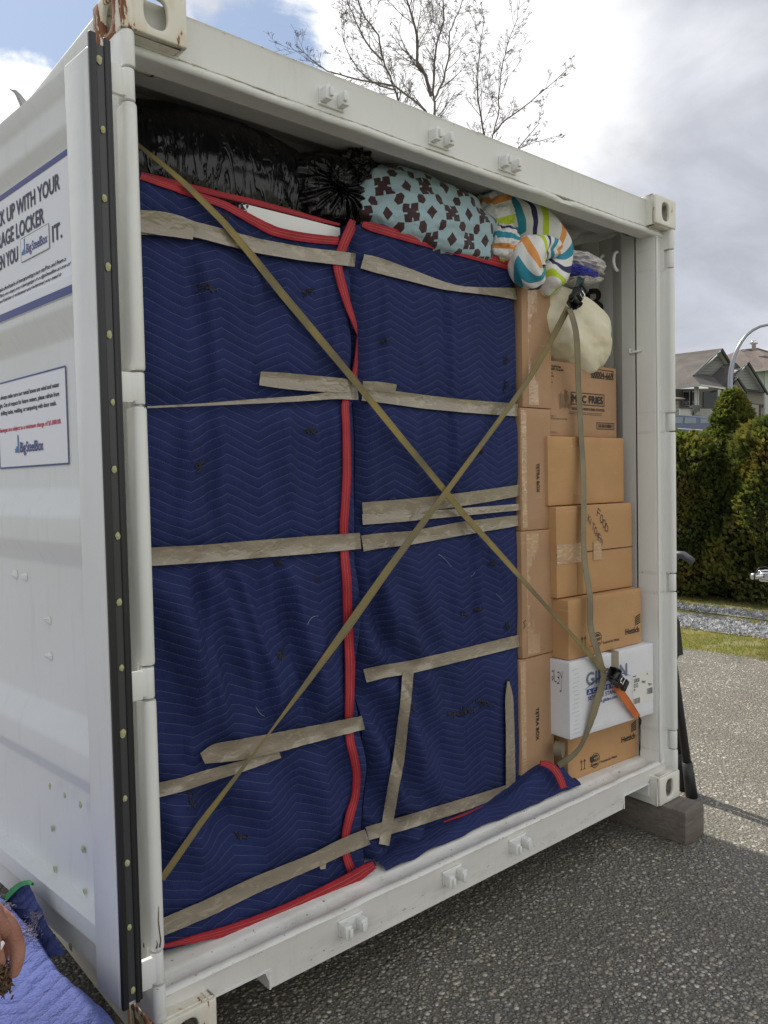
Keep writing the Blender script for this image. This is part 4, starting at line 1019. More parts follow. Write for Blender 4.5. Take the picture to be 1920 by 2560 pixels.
# narrow stack next to the bundle
c1 = [(2.185, 1.695), (1.692, 1.214), (1.212, .716), (.712, .167)]
labs = ['tall brown carton with a taped edge at the top of the narrow stack', 'brown carton printed sideways, second from the top of the narrow stack', 'brown carton with shiny tape down its edge, third in the narrow stack', 'brown carton printed sideways, standing at the bottom of the narrow stack']
for i, (zt, zb) in enumerate(c1):
    x0 = 1.635-.012*i+(.006 if i == 0 else 0); x1 = (1.822, 1.812, 1.826, 1.808)[i]
    e, F, G, W, Hh = carton('cardboard_box', x0, x1, zb, zt, .198 if i != 2 else .192, .198 if i != 2 else .192, .38, CARD, labs[i], 'boxes in the narrow stack', i)
    if i in (0, 2): clear(e, F, .035 if i == 0 else .03, .095 if i == 0 else .105, .01, Hh-.01)
    if i in (1, 3):
        clear(e, F, .004, .035, .01, Hh-.01)
        mb = MB(); text(mb, 'TETRA BOX', lambda a, b_, q=0: G(.095+b_, (Hh*.55 if i == 1 else Hh*.62)-a, q), 0, 0, .017, .115 if i == 1 else .13, bold=.0008); mb.build('lettering', BLKINK, e, recalc=False)
    if i == 2:
        mb = MB(); strokes(mb, G, [[(.018, .150), (.006, .143), (.016, .128), (.006, .120)]], .003); mb.build('handwriting', MARK, e, recalc=False)
# wide stack
# bottom
e, F, G, W, Hh = carton('cardboard_box', 1.868, 2.345, FZ+.001, .375, .175, .150, .36, CARD2, 'brown carton on the floor at the bottom of the wide stack, under the white box', 'boxes in the wide stack', 11)
def hett(e, G, W, Hh, hx, hz, s=1.):
    mb = MB(); text(mb, 'Hettich', G, hx, hz, .024*s, .098*s, bold=.0010)
    for k_ in range(5):
        mb.add([G(hx+.070*s, hz+(.030+.008*k_)*s), G(hx+.108*s, hz+(.038+.009*k_)*s), G(hx+.108*s, hz+(.043+.009*k_)*s), G(hx+.070*s, hz+(.035+.008*k_)*s)], [(0, 1, 2, 3)])
    text(mb, 'Technik für Möbel', G, W*.44, Hh*.14, .010, .115, bold=.0003)
    for q in (.085, .105): strokes(mb, G, [[(q, Hh*.16), (q, Hh*.34)], [(q-.006, Hh*.30), (q, Hh*.34), (q+.006, Hh*.30)]], .0025)
    strokes(mb, G, [[(.078, Hh*.15), (.112, Hh*.15)]], .002)
    mb.add([G(.140, Hh*.34), G(.168, Hh*.34), G(.166, Hh*.25), G(.157, Hh*.22), G(.151, Hh*.22), G(.142, Hh*.25)], [(0, 1, 2, 3, 4, 5)]); strokes(mb, G, [[(.154, Hh*.22), (.154, Hh*.15)], [(.143, Hh*.15), (.165, Hh*.15)]], .003)
    cx, cz, r_ = W*.37, Hh*.24, .030
    strokes(mb, G, [[(cx+r_*cos(a), cz+r_*sin(a)) for a in [radians(20+k_*20) for k_ in range(8)]], [(cx+r_*cos(a), cz+r_*sin(a)) for a in [radians(200+k_*20) for k_ in range(8)]]], .003)
    text(mb, 'QUALITY', G, cx-.03, cz-.005, .012, .06, bold=.0006)
    for sg in (1, -1): mb.add([G(cx+.017*cos(a), cz+sg*(.013+.010*sin(a))) for a in [radians(k_*22.5) for k_ in range(9)]], [tuple(range(9))])
    mb.build('printing', BLKINK, e, recalc=False)
hett(e, G, W, Hh, W-.118, .085)
# white
e, F, G, W, Hh = carton('cardboard_box', 1.783, 2.335, .379, .688, .100, .062, .42, CARDW, 'white carton with grey and blue printing near the bottom of the wide stack', 'boxes in the wide stack', 12)
mb = MB(); mb.cur = 0; text(mb, 'GILDAN', G, .102, .200, .050, .262, bold=.0026)
mb.cur = 1
N = 14; arc = [(.092+.295*k_/N, .186+.038*sin(pi*k_/N)+.008*k_/N) for k_ in range(N+1)]
for k_ in range(N):
    h0, h1 = .006*sin(pi*k_/N)+.001, .006*sin(pi*(k_+1)/N)+.001
    mb.add([G(arc[k_][0], arc[k_][1]-h0/2, .0009), G(arc[k_+1][0], arc[k_+1][1]-h1/2, .0009), G(arc[k_+1][0], arc[k_+1][1]+h1/2, .0009), G(arc[k_][0], arc[k_][1]+h0/2, .0009)], [(0, 1, 2, 3)])
rectf(mb, G, .102, .364, .162, .184, .0008)
text(mb, 'SETS THE STANDARD', G, .110, .139, .015, .238, bold=.0005); text(mb, 'www.gildan.com', G, .150, .116, .014, .148, bold=.0004)
mb.cur = 2; text(mb, 'A C T I V E W E A R', lambda a, b_, q=0: G(a, b_, .0012+q), .110, .166, .014, .245, bold=.0005)
LO = lambda a, b_, q=0: G(a+.022, b_+.040, q)
mb.cur = 3; rectf(mb, LO, .378, W-.026, .020, .152, -.0004)
mb.cur = 4
for tx, a, b_, c, w2 in (('5000', .388, .118, .017, .040), ('032', .388, .097, .017, .030), ('M', .388, .082, .010, .009), ('Navy', .445, .108, .011, .026), ('72pcs', .490, .090, .010, .024), ('M', .480, .138, .008, .007)): text(mb, tx, LO, a, b_, c, w2, bold=.0004)
rectf(mb, LO, .382, .406, .144, .148); barcode(mb, LO, .480, .522, .052, .078); barcode(mb, LO, .385, .430, .026, .050, 0, 4)
mb.build('printing', [GREYINK, BLUEINK, CARDW, LABELW, BLKINK], e, recalc=False)
mb = MB(); mb.grid(lambda u, v: F(.262+.048*u, Hh-.075+.075*v, .0012), 4, 6, lambda u, v: (v*.1, u)); mb.grid(lambda u, v: F(.262+.048*u, Hh+.0012, .0012-.06*v), 4, 6, lambda u, v: (v*.1, u)); mb.build('tan_tape', TAPE, e, recalc=False)
mb = MB(); SD = lambda a, b_, q=0: F(-.0015-q, b_, -(.008+a*.27))
strokes(mb, SD, [[(.30, .26), (.27, .262), (.265, .235), (.29, .222), (.30, .235), (.28, .24)], [(.25, .27), (.25, .222), (.215, .22)], [(.19, .26), (.16, .262), (.165, .24), (.19, .24), (.16, .238), (.165, .218), (.20, .216)], [(.14, .262), (.115, .24), (.09, .268)], [(.115, .24), (.125, .19), (.15, .185)]], .0045)
mb.build('handwriting', MARK, e, recalc=False)
mb = MB()
for k_ in range(16): strokes(mb, G, [[(.012+.004*(k_ % 5), .02+.017*k_), (.060-.003*(k_ % 4), .022+.017*k_)]], .0009)
mb.build('scuff', GREYINK, e, recalc=False)
# hettich upper
e, F, G, W, Hh = carton('cardboard_box', 1.800, 2.300, .692, .930, .115, .098, .40, CARD2, 'brown carton resting on top of the white box', 'boxes in the wide stack', 13)
hett(e, G, W, Hh, W-.118, .050)
mb = MB(); SD = lambda a, b_, q=0: F(-.0015-q, b_, -a); strokes(mb, SD, [[(.12, .16), (.10, .16), (.10, .15)], [(.12, .05), (.10, .05), (.10, .06)]], .003); mb.build('corner_mark', BLKINK, e, recalc=False)
# food kitchen
e, F, G, W, Hh = carton('cardboard_box', 1.790, 2.300, .935, 1.302, .160, .140, .36, CARD2, 'brown carton handwritten as food kitchen, with clear tape round its middle', 'boxes in the wide stack', 14)
seam(e, F, W, Hh, .175)
clear(e, F, .0, .155, .135, .215); clear(e, F, .235, .290, .135, .215)
mb = MB(); q = lambda L, ox, oy, s=1.: [[(ox+a*s*.9+b_*s*.28, oy+b_*s-a*s*.75) for a, b_ in l_] for l_ in L]
LT = {'F': [[(0, 0), (0, 1)], [(0, 1), (.55, 1)], [(0, .55), (.45, .55)]], 'O': [[(.3, 0), (.05, .3), (.1, .85), (.4, 1), (.6, .6), (.5, .1), (.3, 0)]], 'D': [[(0, 0), (.05, 1), (.5, .8), (.6, .3), (0, 0)]], 'K': [[(0, 0), (0, 1)], [(.5, 1), (0, .5), (.55, 0)]], 'I': [[(.1, 0), (.1, 1)]], 'T': [[(.25, 0), (.25, 1)], [(0, 1), (.55, 1)]], 'C': [[(.5, .9), (.2, 1), (0, .5), (.2, 0), (.5, .1)]], 'H': [[(0, 0), (0, 1)], [(.5, 0), (.5, 1)], [(0, .5), (.5, .5)]], 'E': [[(.5, 1), (0, 1), (0, 0), (.5, 0)], [(0, .5), (.4, .5)]], 'N': [[(0, 0), (0, 1), (.5, 0), (.5, 1)]]}
ox, oy = .262, .320
for ch in 'FOOD': strokes(mb, G, q(LT[ch], ox, oy, .032), .0028); ox += .0175; oy -= .0215
ox, oy = .200, .302
for ch in 'KITCHEN': strokes(mb, G, q(LT[ch], ox, oy, .026), .0026); ox += .0135; oy -= .0165
mb.build('handwriting', MARK, e, recalc=False)
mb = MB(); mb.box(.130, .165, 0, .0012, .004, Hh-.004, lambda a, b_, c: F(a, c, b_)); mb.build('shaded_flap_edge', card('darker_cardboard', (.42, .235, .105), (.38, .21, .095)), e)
# plain
e, F, G, W, Hh = carton('cardboard_box', 1.775, 2.280, 1.306, 1.585, .185, .165, .36, CARD2, 'plain brown carton with nothing printed on it, between two printed ones', 'boxes in the wide stack', 15)
mb = MB(); mb.box(.155, .200, 0, .0012, .004, Hh-.004, lambda a, b_, c: F(a, c, b_)); mb.build('brown_paper_tape', card('paper_tape', (.44, .25, .11), (.42, .23, .10)), e)
# fries
e, F, G, W, Hh = carton('cardboard_box', 1.826, 2.290, 1.588, 1.892, .212, .205, .36, CARD, 'brown carton printed with bold letters and a fries drawing, topmost in the wide stack', 'boxes in the wide stack', 16)
mb = MB()
XF = lambda px, py: (lambda v: ((v.x-1.826), v.z-1.588))(aty(px, py, .209))
def tpx(s, l, r_, cappx, bold=.0008):
    a = XF(*l); b_ = XF(*r_); text(mb, s, G, a[0], (a[1]+b_[1])/2, cappx*.00155, b_[0]-a[0], bold=bold)
tpx('00004-669', (1479, 945), (1530, 947), 17, .0012); a = XF(1476, 921); b_ = XF(1531, 951); framef(mb, G, a[0], b_[0], b_[1], a[1], .003)
tpx('MCC FRIES', (1431, 1006), (1505, 1009), 19, .0022); a = XF(1427, 979); b_ = XF(1509, 1017); framef(mb, G, a[0], b_[0], b_[1], a[1], .0035)
tpx('SHOESTRING FRENCH FRIED POTATOES', (1430, 1026), (1509, 1027), 6.5, .0004)
tpx('4 kg 8.8 lb Bags', (1378, 918), (1402, 918), 5, .0005); tpx('ESORT 17.2 kg 38 lb', (1377, 926), (1409, 926), 5, .0005)
for k_, (y_, w2) in enumerate(((935, 6), (942, 8), (950, 3), (957, 6))): tpx(('EST', 'STER', '.A', 'BA')[k_], (1377, y_), (1377+w2, y_), 4, .0002)
for y_ in (1033, 1037): tpx('contents may vary with season and settlement packed fresh', (1423, y_), (1502, y_), 2.3, .0001)
tpx('MARC. FS', (1377, 1042), (1391, 1042), 4, 0); tpx('TE 08 03 80123 20T204', (1377, 1049), (1418, 1049), 4, 0); tpx('ET RITOE, J', (1377, 1083), (1393, 1083), 4, 0)
a = XF(1490, 1056); b_ = XF(1533, 1075); framef(mb, G, a[0], b_[0], b_[1], a[1], .003); barcode(mb, G, a[0]+.012, b_[0]-.012, b_[1]+.007, a[1]-.007, 0, 9)
R = random.Random(4)
for k_ in range(8):
    a = XF(1400+3.6*k_, 1022-(k_ % 3)*2); h = .062+R.uniform(-.015, .014); w2 = .008; tl = R.uniform(-.008, .008)
    strokes(mb, G, [[(a[0], a[1]), (a[0]+tl, a[1]+h), (a[0]+tl+w2*.5, a[1]+h+.005), (a[0]+tl+w2, a[1]+h), (a[0]+w2*.8, a[1])]], .0014)
mb.build('printing', BLKINK, e, recalc=False)

# ------------------------------------------------------------------ soft things on top
def soft(name, cx, cy, cz, rx, ry, rz, mat_, parent=None, label=None, cat=None, amp=.02, fs=5, seed=0, pw=.8, tilt=0, uvs=(1, 1), uvo=(0, 0), fn=None, nu=96, nv=64, uvrot=0):
    mb = MB(); ct, st_ = cos(tilt), sin(tilt)
    def S(u, v):
        th = 2*pi*u; ph = pi*v
        def sg(q): return math.copysign(abs(q)**pw, q)
        n = Vector((sg(sin(ph))*sg(cos(th)), sg(cos(ph)), sg(sin(ph))*sg(sin(th))))      # pole axis along y
        k_ = 1+amp*noise.noise(n*fs+Vector((seed, 0, 0)))*8/1.+amp*3*noise.noise(n*fs*2.7+Vector((0, seed, 0)))
        if fn: k_ *= fn(n, th, ph)
        x, y, z = n.x*rx*k_, -n.y*ry*k_, n.z*rz*k_
        return Vector((cx+x*ct-z*st_, cy+y, cz+x*st_+z*ct))
    cu, su = cos(uvrot), sin(uvrot)
    def UV(u, v):
        p = S(u, v); d = v*1.0
        a, b_ = (p.x-cx), (p.z-cz); r_ = sqrt(a*a+b_*b_)+1e-6; ex = 1+(d*d)*.6
        a, b_ = a*ex*cu-b_*ex*su, a*ex*su+b_*ex*cu
        return (a*uvs[0]+uvo[0], b_*uvs[1]+uvo[1])
    mb.grid(S, nu, nv, UV)
    o = mb.build(name, mat_, parent, smooth=True, recalc=False)
    return tag(o, label, cat)
def A(px, py, y): v = aty(px, py, y); return v.x, v.z
# long bin liner roll
x, z = A(530, 425, .36)
def roll(n, th, ph): return 1+.012*sin(n.x*44+3*noise.noise(n*2.5))*max(0, noise.noise(n*3)+.2)-.03*math.exp(-((n.x-.42+.25*n.z)/.035)**2)
soft('bin_liner_sack', .44, .50, 2.345, .43, .24, .195, BAG, None, 'long stuffed black bin liner lying on the wrapped cabinets at the left', 'bin bag', .004, 2, 1, .72, fn=roll, nu=220, nv=90)
def knot(n, th, ph):
    r_ = sqrt(n.x**2+n.z**2); f = max(0, -0+n.y)
    return 1+(.050*sin(th*19+2*noise.noise(n*3))+.022*sin(th*33+1.3+2*noise.noise(n*2)))*math.exp(-((r_-.35)/.42)**2)*(1 if n.y > 0 else 0)-.28*math.exp(-(r_/.22)**2)*(1 if n.y > 0 else 0)
x, z = A(852, 462, .24)
sk = soft('bin_liner_sack', x, .36, z-.01, .165, .14, .135, BAG, None, 'black bin liner tied in a knot, squeezed between the long sack and the patterned pillow', 'bin bag', .008, 3, 5, .85, fn=knot, nu=240, nv=110)
x, z = A(848, 440, .215)
soft('knot', x, .215, z, .035, .03, .03, BAG, sk, amp=.05, fs=5, seed=2, nu=50, nv=30)
x, z = A(905, 415, .25); 
k2 = soft('bag_end', x, .28, z, .06, .05, .055, BAG, sk, amp=.05, fs=4, seed=8, nu=80, nv=40)
# patterned pillow
x, z = A(1105, 530, .2)
soft('pillow', x, .32, z-.015, .335, .165, .150, TREL, None, 'plump pillow in light blue and dark brown lattice fabric above the right bundle', 'pillow', .012, 2.5, 3, .72, tilt=radians(-3), uvrot=.62, uvs=(7.8, 7.8), nu=140, nv=80)
# chevron duvet
dv = empty('duvet', (1.75, .25, 2.25), 'rolled white duvet with orange, teal, navy and lime chevrons bulging out over the boxes', 'duvet')
def crease(n, th, ph): return 1+.035*sin(n.z*9+n.x*3+2)-.05*math.exp(-((n.z+.1+.3*n.x)/.12)**2)
def put(o): return o
def sweep(name, P, uvs, nu=90, nv=150, seed=0):
    C_ = [aty(px, py, y) for px, py, y, r_ in P]; n = len(P)
    def cr(i, f, L):
        g = lambda k_: L[max(0, min(n-1, k_))]
        p0, p1, p2, p3 = g(i-1), g(i), g(i+1), g(i+2); return (p1*2+(p2-p0)*f+(p0*2-p1*5+p2*4-p3)*f*f+(p1*3-p0-p2*3+p3)*f*f*f)*.5
    R_ = [p[3] for p in P]; rows = []; s_ = 0; prev = None
    for k_ in range(nv+1):
        q = k_/nv*(n-1); i = min(n-2, int(q)); f = q-i; c = cr(i, f, C_); r_ = cr(i, f, R_)
        e_ = min(1, (k_/nv)/.05, (1-k_/nv)/.06); r_ *= sqrt(max(.0, 1-(1-e_)**2))+.001
        if prev is not None: s_ += (c-prev).length
        rows.append((c, r_, s_)); prev = c
    mb = MB()
    def S(u, v):
        k_ = int(round(v*nv)); c, r_, s2 = rows[k_]; d = (rows[min(nv, k_+1)][0]-rows[max(0, k_-1)][0]).normalized()
        a_ = d.cross(Vector((0, 1, 0))).normalized(); b_ = a_.cross(d).normalized(); th = 2*pi*u
        w_ = 1+.18*fbm(cos(th)*1.3+seed, sin(th)*1.3+s2*5)+.10*sin(s2*34+2*sin(th+seed))*max(0, fbm(cos(th)*2, s2*7, seed)+.4)+.03*fbm(cos(th)*3, sin(th)*3+s2*22, 5)
        return c+(a_*cos(th)+b_*sin(th))*r_*w_
    mb.grid(S, nu, nv, lambda u, v: (u*uvs[0]+.1, rows[int(round(v*nv))][2]*uvs[1]))
    return mb.build(name, CHEV, dv, smooth=True, recalc=False)
sweep('roll', [(1232, 522, .32, .060), (1268, 545, .28, .088), (1325, 580, .25, .104), (1372, 632, .22, .092), (1378, 680, .20, .074), (1348, 704, .185, .062)], (2.2, 3.6))
sweep('fold', [(1395, 622, .15, .030), (1352, 618, .15, .048), (1322, 640, .14, .064), (1318, 676, .14, .062), (1342, 700, .15, .045)], (1.7, 4.2), seed=4)
x, z = A(1285, 600, .15); put(soft('fold', x, .21, z, .07, .07, .07, CHEV, dv, amp=.02, fs=3, seed=14, pw=.9, tilt=radians(30), uvs=(5, 5), uvrot=.6, uvo=(.3, .2)))
x, z = A(1262, 530, .2); put(soft('fold', x, .26, z, .08, .08, .095, CHEV, dv, amp=.02, fs=3, seed=17, pw=.9, tilt=radians(-20), uvs=(3.2, 3.2), uvrot=.2, uvo=(.2, .78)))
# crumpled plastic wrap
pw_ = empty('plastic_wrap', (2.0, .3, 2.2), 'crumpled silver grey and blue plastic wrapping beside the duvet under the roof corner', 'plastic wrap')
def crm(n, th, ph): return 1+.10*noise.noise(n*3.5)+.035*noise.noise(n*9)
def put2(o): return o
x, z = A(1455, 655, .22); put2(soft('grey_sheet', x, .28, z, .155, .12, .036, PLASW, pw_, amp=.010, fs=5, seed=2, fn=crm, tilt=radians(-4)))
x, z = A(1450, 683, .20); put2(soft('blue_sheet', x, .23, z, .110, .08, .019, PLASB, pw_, amp=.010, fs=5, seed=6, fn=crm, tilt=radians(-3)))
x, z = A(1470, 697, .20); put2(soft('grey_sheet', x, .25, z, .12, .08, .015, PLASW, pw_, amp=.010, fs=5, seed=12, fn=crm, tilt=radians(6)))
# cream pillow
x, z = A(1437, 810, .16)
def cush(n, th, ph): return 1-.06*math.exp(-((n.x+.1)/.10)**2)*max(0, -n.z+.2)+.03*sin(n.z*7+n.x*4)
soft('pillow', 2.02, .31, 2.035, .262, .165, .165, CREAM, None, 'plain cream pillow squashed on top of the fries carton behind the ratchet', 'pillow', .008, 1.8, 7, .74, tilt=radians(-14), fn=cush, nu=120, nv=70)

# ------------------------------------------------------------------ ratchet straps
def buckle(par, px, py, y, ang, L, W_, flip=1):
    c = aty(px, py, y); ca, sa = cos(ang), sin(ang)
    F = lambda a, b_, d: Vector((c.x+a*ca-b_*sa, c.y-d, c.z+a*sa+b_*ca))
    mb = MB()
    for s_ in (-1, 1): mb.prism([(-L/2, s_*W_/2-.002), (L*.42, s_*W_/2-.002), (L*.42, s_*W_/2+.002), (-L/2, s_*W_/2+.002)], 2, -.002, .026, lambda a, b_, d: F(a, b_, d))
    mb.box(-L*.5, L*.36, -W_/2, W_/2, -.003, .001, F)
    bd = mb.build('ratchet_frame', STEELD, par, bevel=.0012)
    mb = MB(); mb.tube([F(-L*.18, -W_/2-.006, .017), F(-L*.18, W_/2+.006, .017)], .012, 14); mb.build('spool', STEELD, bd, smooth=True)
    for s_ in (-1, 1):
        mb = MB(); mb.tube([F(-L*.18, s_*(W_/2+.005), .017), F(-L*.18, s_*(W_/2+.008), .017)], .017, 16); mb.build('ratchet_wheel', STEELD, bd)
    mb = MB(); mb.box(-L*.10, L*.44, -W_*.46, W_*.46, .026, .034, F); mb.box(L*.40, L*.60, -W_*.56, W_*.56, .018, .038, F)
    hd = mb.build('handle', BLKPL, bd, bevel=.003)
    mb = MB(); mb.tube([F(-L*.02, -W_*.30, .037), F(L*.20, -W_*.30, .037), F(L*.20, W_*.30, .037), F(-L*.02, W_*.30, .037), F(-L*.02, -W_*.30, .037)], .0028, 8); mb.build('spring_bar', CHROME, hd, smooth=True)
    return bd
s1 = empty('ratchet_strap', aty(1530, 1690, .02), 'yellow ratchet strap from upper left down to the ratchet with the orange tail', 'ratchet strap', 'ratchet straps crossing the load')
ribbon('webbing', [(330, 348, .235), (362, 376, .215), (400, 405, .185), (463, 459, .155), (559, 555, .150), (625, 633, .150), (700, 728, .150), (767, 808, .150), (891, 957, .150), (1010, 1103, .155), (1115, 1230, .160), (1161, 1287, .162), (1273, 1411, .150), (1369, 1519, .100), (1442, 1600, .078), (1514, 1680, .066)],
       [4.5, 5, 5.5, 7, 8, 9, 9.5, 9.5, 8.5, 8, 7.5, 7.5, 6.5, 4, 4.5, 8], WEBY, s1, thick=.002, crumple=.0006)
buckle(s1, 1534, 1694, .058, radians(-43), .100, .042)
ribbon('orange_webbing', [(1540, 1714, .056), (1567, 1752, .056), (1594, 1793, .058)], [9.5, 9.5, 8.5], WEBO, s1, thick=.002)
mb = MB(); a = aty(1596, 1790, .060); mb.tube([a, aty(1602, 1800, .060), aty(1601, 1812, .062)], [.004, .004, .003], 8); mb.build('hook', STEELD, s1, smooth=True)
mb = MB(); mb.tube([aty(1600, 1806, .06), aty(1602, 1840, .062), at(1600, 1880, 2, .175)], .0016, 6); mb.build('cord', BLKPL, s1, smooth=True)
ribbon('webbing_tail', [(1512, 1684, .056), (1504, 1720, .062), (1495, 1748, .066), (1482, 1793, .074), (1466, 1839, .086), (1446, 1878, .105), (1420, 1899, .125), (1396, 1914, .145)], [7, 8.5, 8.5, 7.5, 4.5, 5.5, 7.5, 8], WEBG, s1, thick=.002)
mb = MB(); cx, cz = A(1391, 1873, .16); mb.tube([(cx, .165, cz), (cx+.012, .135, cz)], [.032, .030], 18); mb.build('webbing_roll', WEBG, s1, smooth=False)
s2 = empty('ratchet_strap', aty(1430, 745, .12), 'olive ratchet strap from lower left up to the ratchet on the cream pillow', 'ratchet strap', 'ratchet straps crossing the load')
ribbon('webbing', [(404, 2198, .150), (420, 2176, .145), (501, 2059, .140), (606, 1922, .135), (663, 1847, .135), (767, 1708, .138), (871, 1565, .140), (968, 1427, .142), (1045, 1323, .145), (1122, 1222, .148), (1199, 1118, .158), (1273, 1018, .165), (1330, 937, .165), (1376, 856, .150), (1405, 800, .130), (1421, 768, .118)],
       [8, 8, 7.5, 4, 1.6, 6.5, 10, 9, 8, 6.5, 6, 6, 6.5, 7, 7.5, 7], webbing('olive_yellow_webbing', (.24, .19, .065), (.18, .15, .075)), s2, thick=.002, crumple=.0006)
buckle(s2, 1434, 745, .122, radians(52), .095, .040)
ribbon('webbing_top', [(1443, 728, .125), (1450, 708, .15), (1455, 690, .19)], [9, 9, 8], GREENW, s2, thick=.002)
ribbon('webbing_tail', [(1424, 772, .112), (1432, 792, .10), (1441, 830, .105), (1444, 871, .115), (1446, 949, .15), (1450, 1026, .175), (1454, 1103, .160), (1459, 1180, .145), (1460, 1280, .130), (1459, 1350, .125), (1464, 1420, .115), (1474, 1475, .085), (1477, 1519, .078), (1475, 1558, .078), (1484, 1598, .060), (1496, 1635, .074), (1506, 1672, .070)],
       [6, 6.5, 7, 7, 6.5, 6.5, 6, 7, 6.5, 6, 6.5, 7, 7, 7, 7.5, 7.5, 7], WEBG, s2, thick=.002, crumple=.001)

# ------------------------------------------------------------------ draped blanket outside on the left
def draped():
    mb = MB()
    # top sheet z about .31, falling to the ground on the camera side and towards the container
    def edge_x(y): return interp([(-.42, -.075), (-.20, -.095), (-.04, -.118), (.1, -.135), (.25, -.135), (.45, -.140), (.72, -.160), (.9, -.17)], y)
    def fn(u, v):
        y = -.42+v*1.25
        xe = edge_x(y); x = xe-(1-u)*1.35
        z = .305+.008*fbm(x*5, y*5, 2)+.0035*fbm(x*18, y*18, 4)+.0015*fbm(x*50, y*50, 5)
        d = xe-x
        z -= .24*math.exp(-(d/.030)**2)*(1 if y < .3 else .6)
        if y < -.12: q = (-.12-y)/.30; z -= .38*q**1.3; 
        if y > .70: z -= .25*((y-.70)/.13)**1.2 if y < .83 else .25
        if d > 1.15: z -= (d-1.15)*2.1
        return Vector((x, y, max(z, GZ+.005)))
    mb.grid(fn, 120, 120, lambda u, v: (fn(u, v).x, fn(u, v).y))
    return mb, fn
db = empty('moving_blanket', (-.6, .2, GZ), 'light blue fuzzy moving blanket spread beside the open door, partly in sunlight', 'blanket')
mb, dfn = draped(); mb.build('cloth', UNDER, db, smooth=True, recalc=False)
XC = -.185
def cx(px, py, d=0): return at(px, py, 0, XC+d)
mb = MB(); mb.grid(lambda u, v: (lambda a, b_: a.lerp(b_, u)+Vector((-.012*sin(u*pi)+.006*fbm(u*3, v*5, 3), 0, 0)))(
    *[(lambda L, f: (lambda i: L[i].lerp(L[i+1], f*(len(L)-1)-i))(min(len(L)-2, int(f*(len(L)-1)))))(L_, v) for L_ in (
    [cx(-20, 2268), cx(-10, 2300), cx(10, 2350), cx(60, 2400)], [cx(72, 2208, .02), cx(92, 2250, .03), (cx(122, 2318, .04)), (cx(165, 2385, .05))])]), 20, 30, lambda u, v: (u*.2, v*.4))
mb.build('turned_corner', UNDER, db, smooth=True)
def gstrip():
    P = [(-10, 2266), (4, 2256), (14, 2242), (26, 2228), (40, 2216), (54, 2208), (68, 2206), (78, 2212)]; W_ = [8, 8.5, 9, 9, 8, 7, 6, 4]
    mb = MB(); up = [cx(a, b_-w_*.7, -.004) for (a, b_), w_ in zip(P, W_)]; lo = [cx(a+w_*.5, b_+w_*.9, -.006) for (a, b_), w_ in zip(P, W_)]; n = len(P)
    mb.add(up+lo+[p+Vector((.006, 0, 0)) for p in up+lo], [(i, i+1, n+i+1, n+i) for i in range(n-1)]+[(2*n+i, 3*n+i, 3*n+i+1, 2*n+i+1) for i in range(n-1)]+[(i, 2*n+i, 2*n+i+1, i+1) for i in range(n-1)]+[(n+i, n+i+1, 3*n+i+1, 3*n+i) for i in range(n-1)])
    return mb.build('green_binding', GRNB, db)
gstrip()
FUZ = simple('fuzzy_lint', (.16, .14, .20), .95, c2=(.35, .30, .34), vs=90)
mb = MB(); R = random.Random(8)
for cx_, cy_, n_, sx, sy in ((75, 2330, 120, 26, 30), (90, 2290, 80, 16, 16), (20, 2265, 40, 16, 10)):
    for i in range(n_):
        px, py = cx_+R.gauss(0, sx*.5), cy_+R.gauss(0, sy*.5); p = at(px, py, 2, .312); d = Vector((R.uniform(-1, 1), R.uniform(-1, 1), R.uniform(.1, .7)))*.010
        mb.tube([p, p+d*.5, p+d+Vector((0, 0, -.002))], [.0009, .0008, .0004], 3, cap=False)
tag(mb.build('lint', FUZ, db, recalc=False), kind='stuff')

# ------------------------------------------------------------------ person at the left edge (only the hand is in the picture)
def skinmesh(name, V, E, Rr, mat_, parent=None, sub=2, root=0, loc=None):
    me = bpy.data.meshes.new(name); o3 = worigin(parent) if parent is not None else Vector(loc or (0, 0, 0))
    me.from_pydata([tuple(Vector(v)-o3) for v in V], E, [])
    o = bpy.data.objects.new(name, me); col.objects.link(o)
    md = o.modifiers.new('s', 'SKIN'); md.use_smooth_shade = True
    for i, r_ in enumerate(Rr):
        sv = me.skin_vertices[0].data[i]; sv.radius = (r_, r_) if not hasattr(r_, '__len__') else r_; sv.use_root = (i == root)
    m2 = o.modifiers.new('d', 'SUBSURF'); m2.levels = sub; m2.render_levels = sub
    dg = bpy.context.evaluated_depsgraph_get(); nm = bpy.data.meshes.new_from_object(o.evaluated_get(dg))
    bpy.data.objects.remove(o); bpy.data.meshes.remove(me)
    nm.materials.clear(); nm.materials.append(mat_); nm.name = name
    nm.polygons.foreach_set('use_smooth', [True]*len(nm.polygons))
    o = bpy.data.objects.new(name, nm); col.objects.link(o)
    if parent is not None: o.parent = parent
    else: o.location = o3
    return o
m, t, b, pos = newmat('skin'); SKIN = m
t.put(b.inputs['Base Color'], t.mix(t.map(t.noise(pos, 30, 4), .35, .7), (.40, .205, .15), (.29, .12, .085))); b.inputs['Roughness'].default_value = .45
b.inputs['Subsurface Weight'].default_value = .12; b.inputs['Subsurface Radius'].default_value = (.012, .005, .003)
t.put(b.inputs['Normal'], t.bump(t.m('ADD', t.m('MULTIPLY', t.vor(pos, 420), .4), t.noise(t.vm('MULTIPLY', pos, (1, 1, 2.5)), 75, 4)), .6, .0022))
HY = -.62
def hp(px, py, dy=0): return aty(px, py, HY+dy)
BX, BY = -.98, -.62        # hips
